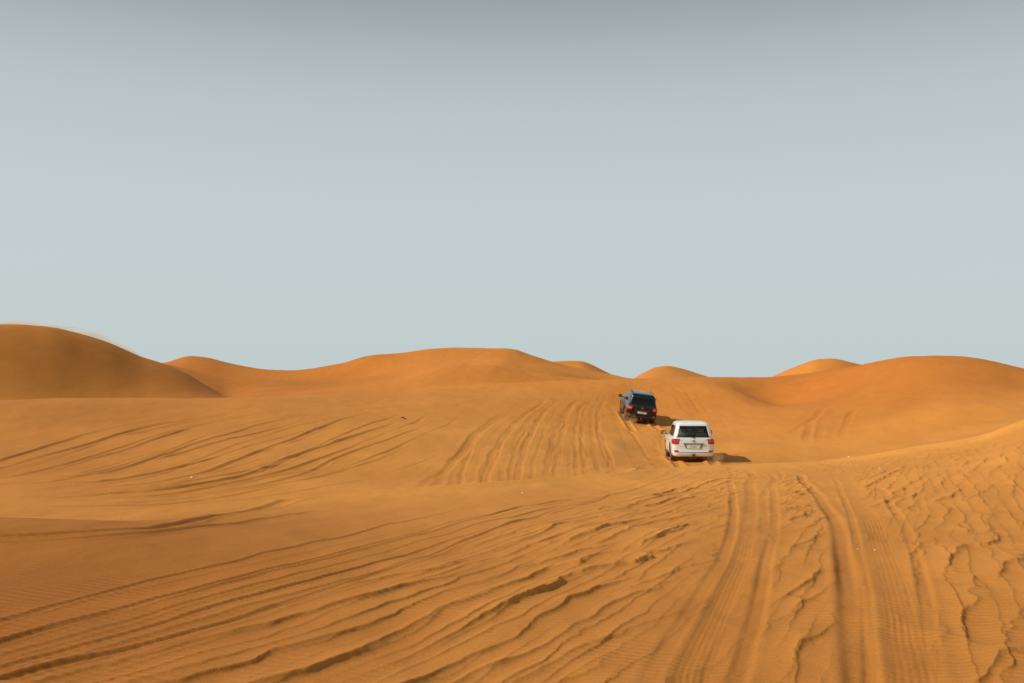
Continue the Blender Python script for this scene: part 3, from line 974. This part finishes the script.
def glass_faces():
    """which (band, column) cells of the upper shell are windows"""
    cells = {}
    zb = [s[0] for s in TOP]
    b0, b1 = 2, 6                               # bands from z=1.19 up to 1.66
    for b in range(b0, b1):
        for k in range(0, NRS):
            cells[(b, k)] = 'rear'
        for k in range(I_FF, I_LF):
            cells[(b, k)] = 'front'
    nwin = [(3, 10), (11, 24), (26, 42)]
    for w, (a, c) in enumerate(nwin):
        for b in range(b0, b1):
            for k in range(a, c):
                cells[(b, I_SR + k)] = ('right', w)
                cells[(b, NRING - 1 - (I_SR + k) + NRS)] = ('left', w)
    return cells


def upper_shell():
    """-> bmesh of pillars and roof, dict of window cells as quads"""
    rings = [[Vector(p) for p in outline(s)] for s in TOP]
    cells = glass_faces()
    return rings, cells


def suv(name, label, M, paint, glass, opts):
    root = bpy.data.objects.new(name, None)
    root.empty_display_size = .3
    root.matrix_world = M
    COL.objects.link(root)
    tag(root, label, 'car')

    # ---- body: lower shell with wheel arches + pillars and roof
    res = lower_shell(paint)
    bm = bmesh.new(); bm.from_mesh(res)
    bpy.data.meshes.remove(res)
    rings, cells = upper_shell()
    ub = bmesh.new()
    V = [[ub.verts.new(p) for p in r] for r in rings]
    wins = {}
    for b in range(len(V) - 1):
        for k in range(NRING):
            q = (V[b][k], V[b][(k + 1) % NRING], V[b + 1][(k + 1) % NRING], V[b + 1][k])
            key = cells.get((b, k))
            if key is not None:
                wins.setdefault(key, []).append([v.co.copy() for v in q])
                continue
            f = ub.faces.new(q)
            kk = k - I_SR
            kl = (NRING - 1 - k + NRS) - I_SR
            for s_ in (kk, kl):
                if 2 <= b < 6 and (s_ == 10 or s_ in (24, 25)):
                    f.material_index = 1
    ub.faces.new(V[-1])
    bmesh.ops.recalc_face_normals(ub, faces=ub.faces[:])
    tmp = bpy.data.meshes.new('t'); ub.to_mesh(tmp); ub.free()
    bm.from_mesh(tmp); bpy.data.meshes.remove(tmp)
    body = link_bm('body', bm, [paint, M_BLACK], root, sharp=32)

    # ---- dark lining of the cabin, just inside the pillars and roof
    lb = bmesh.new()
    LV = []
    cx = Vector((0, -.7, 1.3))
    for r in rings[1:]:
        LV.append([lb.verts.new((p.x * .955, -.7 + (p.y + .7) * .965, p.z - .03 * (1 if p.z > 1.7 else 0) + (0.05 if p is None else 0))) for p in r])
    for b in range(len(LV) - 1):
        for k in range(NRING):
            if (b + 1, k) in cells:
                continue
            lb.faces.new((LV[b][k], LV[b + 1][k], LV[b + 1][(k + 1) % NRING], LV[b][(k + 1) % NRING]))
    lb.faces.new(LV[-1])
    fl = [lb.verts.new((p.co.x, p.co.y, 1.165)) for p in LV[0]]
    lb.faces.new(fl)
    link_bm('cabin_lining', lb, M_TRIM, root)

    # ---- windows
    for key, quads in wins.items():
        wb = bmesh.new()
        for q in quads:
            vs = []
            for p in q:
                vs.append(wb.verts.new((p.x * .994, -.7 + (p.y + .7) * .996, p.z)))
            wb.faces.new(vs)
        bmesh.ops.remove_doubles(wb, verts=wb.verts[:], dist=.0005)
        nm = {'rear': 'rear_window', 'front': 'windscreen'}.get(key, 'side_window')
        g = link_bm(nm, wb, glass if key != 'front' else M_GLASS, root)
        if key == 'rear':
            # black ceramic border + wiper
            fb = bmesh.new()
            for cr in (((-.775, 1.155), (.775, 1.155), (.765, 1.195), (-.765, 1.195)), ((-.615, 1.64), (.615, 1.64), (.60, 1.675), (-.60, 1.675))):
                panel(fb, cr, TOP, 'rear', off=.005, thick=.012, nu=12, nv=6)
            link_bm('window_frame', fb, M_BLACK, g)
            wp = bmesh.new()
            pts = []
            for x, z in ((.02, 1.16), (-.18, 1.205), (-.42, 1.225)):
                p, n = surf(x, z, TOP, 'rear'); pts.append(p + n * .035)
            tube(wp, pts, .011, 6)
            p, n = surf(.02, 1.15, TOP, 'rear')
            box(wp, p + n * .02, (.06, .05, .05), .008)
            link_bm('wiper', wp, M_BLACK, g)

    # ---- tailgate and what it carries
    tb = bmesh.new()
    panel(tb, ((-.73, .745), (.73, .745), (.76, 1.09), (-.76, 1.09)), LOW, 'rear', off=.012, thick=.02, nu=18, nv=8)
    gate = link_bm('tailgate', tb, paint, root)
    t2 = bmesh.new()
    panel(t2, ((-.71, .555), (.71, .555), (.73, .735), (-.73, .735)), LOW, 'rear', off=.010, thick=.02, nu=18, nv=4)
    link_bm('lower_tailgate', t2, paint, root)
    gb = bmesh.new()
    panel(gb, ((-.43, .845), (.43, .845), (.47, .888), (-.47, .888)), LOW, 'rear', off=.045, thick=.04, nu=14, nv=2)
    link_bm('garnish', gb, opts['garnish'], gate)
    for s in (-1, 1):
        rb = bmesh.new()
        panel(rb, tuple(sorted(((s * .30, .655), (s * .34, .655)), key=lambda q: q[0])) + tuple(sorted(((s * .42, .845), (s * .36, .845)), key=lambda q: -q[0])), LOW, 'rear', off=.028, thick=.025, nu=2, nv=4)
        link_bm('plate_bracket', rb, M_TRIM, gate)
    pb = bmesh.new()
    panel(pb, ((-.27, .665), (.27, .665), (.27, .80), (-.27, .80)), LOW, 'rear', off=.034, thick=.022, nu=8, nv=3)
    plate = link_bm('number_plate', pb, M_PLATE, gate)
    rr_ = random.Random(opts['seed'])
    x = -.13
    for k in range(5):
        ib = bmesh.new()
        w_ = .022 + .016 * rr_.random()
        z0, z1 = .700, .768
        bars = [((x, z0), (x + .012, z1))]
        if k != 1:
            bars += [((x + .012, z1 - .013), (x + w_, z1)), ((x + w_ - .010, (z0 + z1) / 2 if k % 2 else z0 + .013), (x + w_, z1 - .013))]
        if k in (0, 2, 3):
            bars += [((x + .012, z0), (x + w_, z0 + .013))]
        for (xa, za), (xb, zb) in bars:
            panel(ib, ((xa, za), (xb, za), (xb, zb), (xa, zb)), LOW, 'rear', off=.0365, thick=.002, nu=1, nv=1)
        bmesh.ops.remove_doubles(ib, verts=ib.verts[:], dist=.0001)
        link_bm('plate_digit', ib, M_INK, plate)
        x += .056
    eb = bmesh.new()
    c0, n0 = surf(0, 1.0, LOW, 'rear')

    def ell(a, b, dz, r=.006):
        tube(eb, [(a * math.cos(q), c0.y - .026, c0.z + dz + b * math.sin(q)) for q in [2 * math.pi * k / 24 for k in range(25)]], r, 6)
    ell(.072, .048, 0, .007); ell(.022, .044, .0); ell(.056, .017, .022)
    link_bm('emblem', eb, M_CHROME, gate)
    if opts.get('badge'):
        for s in (-1, 1):
            hb = bmesh.new()
            panel(hb, tuple(sorted(((s * .52, 1.035), (s * .68, 1.035)), key=lambda q: q[0])) + tuple(sorted(((s * .68, 1.050), (s * .52, 1.050)), key=lambda q: -q[0])), LOW, 'rear', off=.016, thick=.012, nu=4, nv=1)
            link_bm('badge', hb, M_CHROME, gate)

    # ---- lamps
    for s, face in ((-1, 'left'), (1, 'right')):
        lb = bmesh.new()
        def cr(x0, x1, z0, z1, x2=None, x3=None):
            a = (s * x0, z0); b = (s * x1, z0); c = (s * (x3 or x1), z1); d = (s * (x2 or x0), z1)
            return (a, b, c, d) if s > 0 else (b, a, d, c)
        panel(lb, cr(.665, .93, .855, 1.085, .615, .915), LOW, 'rear', off=.022, thick=.035, nu=10, nv=5)
        panel(lb, ((-2.30, .87), (-2.06, .90), (-2.02, 1.06), (-2.30, 1.085)), LOW, face, off=.020, thick=.035, nu=6, nv=4)
        lamp = link_bm('tail_light', lb, opts['lens'][0 if s < 0 else 1], root)
        wb = bmesh.new()
        panel(wb, cr(.66, .86, .955, .992), LOW, 'rear', off=.026, thick=.006, nu=6, nv=2)
        link_bm('reversing_lens', wb, M_CLEAR if opts.get('clear') else M_REDB, lamp)
        fb = bmesh.new()
        panel(fb, cr(.66, .86, .495, .575, .70, .88), LOW, 'rear', off=.010, thick=.03, nu=6, nv=2)
        link_bm('reflector', fb, M_RED, root)
        hl = bmesh.new()
        panel(hl, cr(.56, .84, .86, 1.02, .52, .86), LOW, 'front', off=.012, thick=.03, nu=8, nv=4)
        link_bm('headlight', hl, M_CLEAR, root)
    # ---- dark strip for the shaded bumper step and gap, hitch, exhaust
    sb = bmesh.new()
    panel(sb, ((-.86, .475), (.86, .475), (.86, .502), (-.86, .502)), LOW, 'rear', off=.004, thick=.02, nu=26, nv=1)
    bumper = link_bm('bumper_gap_shade', sb, M_BLACK, root)  # dark strip standing in for the shadow at the bumper step
    kb = bmesh.new()
    box(kb, (0, -2.49, .36), (.13, .10, .12), .015)
    box(kb, (0, -2.55, .33), (.05, .16, .04), .008)
    bmesh.ops.create_uvsphere(kb, u_segments=12, v_segments=8, radius=.03, matrix=Matrix.Translation((0, -2.61, .375)))
    link_bm('tow_hitch', kb, M_BLACK, root)
    ex = bmesh.new()
    tube(ex, [(.52, -1.7, .34), (.56, -2.1, .32), (.58, -2.40, .30)], .035, 12)
    link_bm('exhaust_pipe', ex, M_STEEL, root)

    # ---- front: grille, front bumper intake
    gr = bmesh.new()
    panel(gr, ((-.50, .74), (.50, .74), (.50, 1.0), (-.50, 1.0)), LOW, 'front', off=.010, thick=.03, nu=12, nv=4)
    grille = link_bm('grille', gr, M_BLACK, root)
    for z in (.78, .86, .94):
        sbm = bmesh.new()
        panel(sbm, ((-.47, z), (.47, z), (.47, z + .03), (-.47, z + .03)), LOW, 'front', off=.022, thick=.016, nu=10, nv=1)
        link_bm('grille_bar', sbm, M_CHROME, grille)
    ib2 = bmesh.new()
    panel(ib2, ((-.60, .36), (.60, .36), (.60, .52), (-.60, .52)), LOW, 'front', off=.008, thick=.03, nu=12, nv=3)
    link_bm('bumper_intake', ib2, M_BLACK, root)

    # ---- doors, handles, mirrors, sills
    for s, face in ((-1, 'left'), (1, 'right')):
        for y0, y1 in ((-.74, .10), (.13, 1.03)):
            db = bmesh.new()
            panel(db, ((y0, .43), (y1, .43), (y1, 1.075), (y0, 1.075)), LOW, face, off=.010, thick=.02, nu=10, nv=10)
            d = link_bm('door', db, paint, root)
            nb = bmesh.new()
            panel(nb, ((y0 + .07, .93), (y0 + .26, .93), (y0 + .26, .965), (y0 + .07, .965)), LOW, face, off=.040, thick=.022, nu=4, nv=1)
            link_bm('handle', nb, M_CHROME if opts.get('badge') else paint, d)
            mb = bmesh.new()
            panel(mb, ((y0 + .02, .60), (y1 - .02, .60), (y1 - .02, .65), (y0 + .02, .65)), LOW, face, off=.024, thick=.016, nu=8, nv=1)
            link_bm('door_moulding', mb, paint, d)
        st = bmesh.new()
        box(st, (s * .955, .14, .345), (.20, 1.75, .05), .018)
        link_bm('side_step', st, M_BLACK, root)
        mr = bmesh.new()
        box(mr, (s * 1.115, .86, 1.235), (.25, .11, .19), .04, taper=(.92, .9))
        box(mr, (s * .965, .87, 1.165), (.16, .07, .05), .015)
        mirror = link_bm('wing_mirror', mr, opts['mirror'], root)
        mg = bmesh.new()
        box(mg, (s * 1.12, .803, 1.235), (.20, .006, .145), .0)
        link_bm('mirror_glass', mg, M_MIRROR, mirror)
        if opts.get('rail'):
            rl = bmesh.new()
            tube(rl, [(s * .60, -1.85, 1.845), (s * .63, -1.72, 1.885), (s * .64, -1.2, 1.90), (s * .63, -.5, 1.892), (s * .60, -.36, 1.85)], .017, 8)
            link_bm('roof_rail', rl, opts['rail'], root)
        fl_ = bmesh.new()
        box(fl_, (s * .80, AX_R - .47, .33), (.27, .018, .24), .0)
        link_bm('mud_flap', fl_, M_BLACK, root)

    # ---- wheels
    for s in (-1, 1):
        for ay in (AX_F, AX_R):
            hb_ = bmesh.new()
            lathe_x(hb_, [(-.10, .02), (-.10, .15), (.02, .16), (.02, .02)], 24)
            wheel = link_bm('wheel', hb_, M_STEEL, root, loc=(s * TRK, ay, Z_AX))
            if s < 0:
                wheel.scale = (-1, 1, 1) if False else (1, 1, 1)
                wheel.rotation_euler = (0, 0, math.pi)
            tb_ = bmesh.new()
            prof = [(-.125, .245), (-.142, .30), (-.138, .35), (-.115, .385), (-.06, .395), (.06, .395), (.115, .385), (.138, .35), (.142, .30), (.125, .245), (.08, .235), (-.08, .235), (-.125, .245)]
            rg = lathe_x(tb_, prof, 48)
            for ri in (3, 4, 5, 6):                      # tread blocks
                for k, v in enumerate(rg[ri]):
                    if (k + (ri % 2)) % 2:
                        v.co.y *= .978; v.co.z *= .978
            bmesh.ops.remove_doubles(tb_, verts=tb_.verts[:], dist=.0005)
            link_bm('tyre', tb_, M_RUBBER, wheel, sharp=50)
            rb_ = bmesh.new()
            lathe_x(rb_, [(-.115, .246), (-.08, .236), (.07, .232), (.10, .246), (.118, .246), (.112, .225), (.06, .215), (-.09, .215), (-.115, .246)], 40)
            for k in range(5):
                a = 2 * math.pi * k / 5 + .3
                R_ = Matrix.Rotation(a, 4, 'X')
                vs = box(rb_, (0, 0, 0), (.035, .07, .19), .010)
                bmesh.ops.transform(rb_, matrix=R_ @ Matrix.Translation((.085, 0, .135)), verts=vs)
            lathe_x(rb_, [(.06, .002), (.06, .065), (.098, .06), (.105, .03), (.106, .002)], 20)
            link_bm('rim', rb_, M_ALLOY, wheel)
    # ---- underbody
    for ay in (AX_F, AX_R):
        ab = bmesh.new()
        tube(ab, [(-.72, ay, Z_AX), (-.2, ay, Z_AX - .01), (.2, ay, Z_AX - .01), (.72, ay, Z_AX)], .05, 10)
        bmesh.ops.create_uvsphere(ab, u_segments=14, v_segments=10, radius=.15, matrix=Matrix.Translation((0.05, ay, Z_AX - .01)))
        link_bm('axle', ab, M_STEEL, root)
    sp = bmesh.new()
    bmesh.ops.create_cone(sp, cap_ends=True, segments=28, radius1=.34, radius2=.36, depth=.17, matrix=Matrix.Translation((-.05, -1.92, .245)))
    link_bm('spare_tyre', sp, M_RUBBER, root)

    # ---- cabin: seats with headrests, dashboard, steering wheel
    for y, xs in ((.10, (-.38, .38)), (-.80, (-.46, 0, .46)), (-1.62, (-.42, .42))):
        for x in xs:
            sb_ = bmesh.new()
            wdt = .50 if len(xs) == 2 else .44
            box(sb_, (x, y, 1.235), (wdt, .13, .20), .05, rot=Matrix.Rotation(rad(8), 4, 'X'))
            seat = link_bm('seat', sb_, M_SEAT, root)
            if not (y < -1 and opts.get('noheads')):
                hd = bmesh.new()
                box(hd, (x, y - .035, 1.435), (.25, .10, .17), .045, rot=Matrix.Rotation(rad(5), 4, 'X'))
                for q in (-.06, .06):
                    tube(hd, [(x + q, y - .02, 1.30), (x + q, y - .03, 1.38)], .008, 6)
                link_bm('headrest', hd, M_SEAT, seat)
    dbm = bmesh.new()
    box(dbm, (0, .80, 1.17), (1.44, .34, .10), .04)
    link_bm('dashboard', dbm, M_TRIM, root)
    sw = bmesh.new()
    tube(sw, [(-.38 + .18 * math.cos(q), .56 + .05 * math.sin(q), 1.20 + .17 * math.sin(q)) for q in [2 * math.pi * k / 24 for k in range(25)]], .016, 8)
    tube(sw, [(-.55, .56, 1.20), (-.21, .56, 1.20)], .02, 6)
    link_bm('steering_wheel', sw, M_TRIM, root)
    im = bmesh.new()
    box(im, (0, .30, 1.60), (.22, .03, .065), .012)
    link_bm('rear_view_mirror', im, M_TRIM, root)
    return root


P_WHITE = pbr('white_paint', (.78, .83, .755), .28, coat=.6, dust=.10)
P_DARK = pbr('dark_green_paint', (.004, .011, .009), .22, coat=.3, dust=.02, spec=.3)
up = Matrix.Translation((0, 0, EYE))
suv('off_road_car', 'white off-road car seen from behind with red tail lights, driving over the sand', up @ CARS['white'], P_WHITE, M_GLASS,
    dict(seed=3, lens=(M_RED, M_RED), mirror=M_BLACK, rail=None, badge=True, garnish=M_TRIM))
suv('off_road_car', 'dark green off-road car climbing the slope ahead of the white one', up @ CARS['dark'], P_DARK, M_GLASSD,
    dict(seed=8, lens=(M_REDB, M_RED), mirror=M_BLACK, rail=M_BLACK, clear=True, garnish=M_BLACK))
# ------------------------------------------------------------------ small things lying on the sand
def pebble_mesh(name, size, seed, squash=(1, 1, .7)):
    r = random.Random(seed)
    bm = bmesh.new()
    bmesh.ops.create_icosphere(bm, subdivisions=2, radius=1)
    k = [Vector((r.gauss(0, 1), r.gauss(0, 1), r.gauss(0, 1))).normalized() for _ in range(7)]
    for v in bm.verts:
        d = 1.0
        for q in k:
            t = v.co.normalized().dot(q)
            if t > .62:
                d = min(d, .62 / t)
        v.co = Vector((v.co.x * squash[0], v.co.y * squash[1], v.co.z * squash[2])) * size * (d + .05 * r.random())
    for f in bm.faces:
        f.smooth = False
    me = bpy.data.meshes.new(name)
    bm.to_mesh(me); bm.free()
    return me


M_PALE = pbr('pale_scrap', (.80, .74, .62), .7)
M_DARKST = pbr('dark_stone', (.12, .065, .03), .9, bump=.01)
for u, v, s, m, nm, label, cat in (
    (193, 478.5, .055, M_PALE, 'pale_stone', 'small whitish stone beside the sweeping tyre tracks at the left', 'stone'),
    (155, 515.5, .042, M_PALE, 'pale_stone', 'small whitish stone by the sand ridge at the lower left', 'stone'),
    (522, 493.5, .030, M_PALE, 'pale_stone', 'tiny pale stone just below the long sand ridge in the middle', 'stone'),
    (848, 457.5, .055, M_PALE, 'pale_stone', 'pale stone in the hollow to the right of the white car', 'stone'),
    (856, 549.5, .013, M_PALE, 'pale_stone', 'tiny pale stone beside the deep tyre rut at the right', 'stone'),
    (873, 550.5, .013, M_PALE, 'pale_stone', 'tiny pale stone on the flat tyre track right of the deep rut', 'stone'),
    (879, 468, .03, M_PALE, 'pale_stone', 'tiny pale stone near the brink under the big rounded dune', 'stone'),
    (215, 511.8, .026, M_DARKST, 'dark_stone', 'dark little stone on the pale sand ridge at the left', 'stone')):
    x, y = on_sand(u, v)
    me = pebble_mesh(nm, s, int(u), (1.1, .9, .75))
    me.materials.append(m)
    o = bpy.data.objects.new(nm, me)
    o.location = (x, y, sand_z(x, y) + EYE + s * .15)
    o.rotation_euler = (0, 0, u)
    COL.objects.link(o)
    tag(o, label, cat)
# a dark bit of dead wood on the slope
x, y = on_sand(404, 418.5)
bm = bmesh.new()
tube(bm, [(-.15, 0, .08), (-.05, .01, .09), (.06, -.01, .03), (.14, .0, -.02)], .030, 7)
tube(bm, [(-.02, .0, .07), (.03, .06, .10)], .014, 6)
o = link_bm('dead_branch', bm, M_DARKST, None)
o.location = (x, y, sand_z(x, y) + EYE)
tag(o, 'short dark piece of dead branch lying on the slope left of the cars', 'branch')

# ------------------------------------------------------------------ sand blowing off the crest of the left dune
def sand_haze(dens, scale=(.35, .35, 1.6), lo=.42):
    m, nt, N, L = new_mat('blowing_sand')
    out = N.new('ShaderNodeOutputMaterial')
    vs = N.new('ShaderNodeVolumePrincipled')
    vs.inputs['Color'].default_value = (.98, .72, .36, 1)
    vs.inputs['Anisotropy'].default_value = .3
    tc = N.new('ShaderNodeTexCoord')
    mp = N.new('ShaderNodeMapping'); mp.inputs['Scale'].default_value = scale
    L.new(tc.outputs['Object'], mp.inputs['Vector'])
    n = N.new('ShaderNodeTexNoise'); n.inputs['Scale'].default_value = 1.1; n.inputs['Detail'].default_value = 4
    L.new(mp.outputs['Vector'], n.inputs['Vector'])
    a = N.new('ShaderNodeMapRange'); a.inputs['From Min'].default_value = lo; a.inputs['From Max'].default_value = lo + .33
    L.new(n.outputs['Fac'], a.inputs['Value'])
    # thin out with height over the crest (uv-free: the sheet's own generated z)
    sp = N.new('ShaderNodeSeparateXYZ'); L.new(tc.outputs['Generated'], sp.inputs['Vector'])
    at = N.new('ShaderNodeAttribute'); at.attribute_name = 'none'
    mu = N.new('ShaderNodeMath'); mu.operation = 'MULTIPLY'; mu.inputs[1].default_value = dens
    L.new(a.outputs['Result'], mu.inputs[0])
    L.new(mu.outputs[0], vs.inputs['Density'])
    L.new(vs.outputs[0], out.inputs['Volume'])
    N.remove(at); N.remove(sp)
    return m


def blowing_sand():
    m = sand_haze(.50, (.5, .5, 3.2), .30)
    # a lens-shaped veil that follows the crest line
    bm = bmesh.new()
    st = []
    us = np.linspace(-70, 130, 32)
    Ls, _ = macro_lines(us.astype(float))
    D, Z = Ls[9]
    for k, u in enumerate(us):
        t = k / 31
        x = float(tan_u(u)) * D[k]
        h = (.30 + .55 * math.sin(math.pi * t) ** .8 * (.75 + .25 * math.sin(t * 17 + 1)))
        base = EYE + Z[k] - .42
        ring = []
        for q in range(10):
            a_ = 2 * math.pi * q / 10
            ring.append(bm.verts.new((x + .6 * max(0, math.sin(a_)), D[k] + 1.3 * math.cos(a_), base + h * (.5 + .5 * math.sin(a_)))))
        st.append(ring)
    for a_, b_ in zip(st, st[1:]):
        for q in range(10):
            bm.faces.new((a_[q], a_[(q + 1) % 10], b_[(q + 1) % 10], b_[q]))
    bm.faces.new(st[0][::-1]); bm.faces.new(st[-1])
    o = link_bm('blowing_sand', bm, m, None)
    tag(o, 'thin veil of sand blowing off the crest of the left dune', 'blowing sand', None, 'stuff')


blowing_sand()


# sand thrown up by the rear wheels
def wheel_dust(key, sx, dens, label):
    m = sand_haze(dens, (2.2, 1.4, 2.6), .34)
    bm = bmesh.new()
    bmesh.ops.create_icosphere(bm, subdivisions=3, radius=1)
    r = random.Random(int(sx * 10))
    for v in bm.verts:
        k = 1 + .25 * math.sin(v.co.x * 5 + 1) * math.sin(v.co.y * 4) + .12 * math.sin(v.co.z * 9)
        v.co = Vector((v.co.x * .42 * k, v.co.y * 1.1 * k, v.co.z * .42 * k + .12))
    o = link_bm('wheel_dust', bm, m, None)
    o.matrix_world = up @ CARS[key] @ Matrix.Translation((sx, -2.35, .12))
    tag(o, label, 'dust', None, 'stuff')


wheel_dust('white', .86, .5, 'low puff of sand thrown up behind the right rear wheel of the white car')
wheel_dust('dark', -.72, .7, 'low puff of sand thrown up behind the left rear wheel of the dark car')
SUN_E = 3.5
# ------------------------------------------------------------------ daylight
SUN_EL, SUN_AZ = rad(39.5), rad(-102)              # azimuth from +Y toward +X: the sun stands to the left
sdir = Vector((math.sin(SUN_AZ) * math.cos(SUN_EL), math.cos(SUN_AZ) * math.cos(SUN_EL), math.sin(SUN_EL)))
sun_data = bpy.data.lights.new('sun', 'SUN')
sun_data.energy = SUN_E
sun_data.angle = rad(.6)
sun_data.color = (1, .94, .84)
sun = bpy.data.objects.new('sun', sun_data)
sun.rotation_euler = sdir.to_track_quat('Z', 'Y').to_euler()
sun.location = (-40, 0, 60)
COL.objects.link(sun)

world = bpy.data.worlds.new('World')
scene.world = world
world.use_nodes = True
nt = world.node_tree
nt.nodes.clear()
wo = nt.nodes.new('ShaderNodeOutputWorld')
sky = nt.nodes.new('ShaderNodeTexSky')
sky.sky_type = 'NISHITA'
sky.sun_disc = False
sky.sun_elevation = SUN_EL
sky.sun_rotation = SUN_AZ
sky.air_density = 1.0
sky.dust_density = 3.0
sky.ozone_density = 1.5
bg1 = nt.nodes.new('ShaderNodeBackground'); bg1.inputs['Strength'].default_value = .07
nt.links.new(sky.outputs['Color'], bg1.inputs['Color'])
# the dusty haze that whitens the lower sky
tc = nt.nodes.new('ShaderNodeTexCoord')
sx = nt.nodes.new('ShaderNodeSeparateXYZ')
nt.links.new(tc.outputs['Generated'], sx.inputs['Vector'])
rp = nt.nodes.new('ShaderNodeValToRGB')
rp.color_ramp.interpolation = 'CARDINAL'
els = rp.color_ramp.elements
HAZE = [(0.0, (.617, .707, .706)), (.096, (.605, .688, .695)), (.184, (.592, .666, .674)), (.267, (.525, .596, .606)), (.312, (.443, .504, .515)), (.345, (.362, .414, .415)), (.45, (.28, .335, .36)), (1.0, (.2, .26, .32))]
while len(els) < len(HAZE):
    els.new(.5)
for e, (p, c) in zip(els, HAZE):
    e.position = p; e.color = (*c, 1)
nt.links.new(sx.outputs['Z'], rp.inputs['Fac'])
bg2 = nt.nodes.new('ShaderNodeBackground'); bg2.inputs['Strength'].default_value = 1.0
nt.links.new(rp.outputs['Color'], bg2.inputs['Color'])
mx = nt.nodes.new('ShaderNodeMixShader'); mx.inputs['Fac'].default_value = .85
nt.links.new(bg1.outputs[0], mx.inputs[1]); nt.links.new(bg2.outputs[0], mx.inputs[2])
nt.links.new(mx.outputs[0], wo.inputs['Surface'])

scene.view_settings.view_transform = 'Standard'
scene.view_settings.look = 'None'
scene.view_settings.exposure = 0
scene.view_settings.gamma = 1
scene.render.engine = 'CYCLES'
scene.cycles.max_bounces = 8
scene.cycles.volume_bounces = 4
scene.cycles.transparent_max_bounces = 12
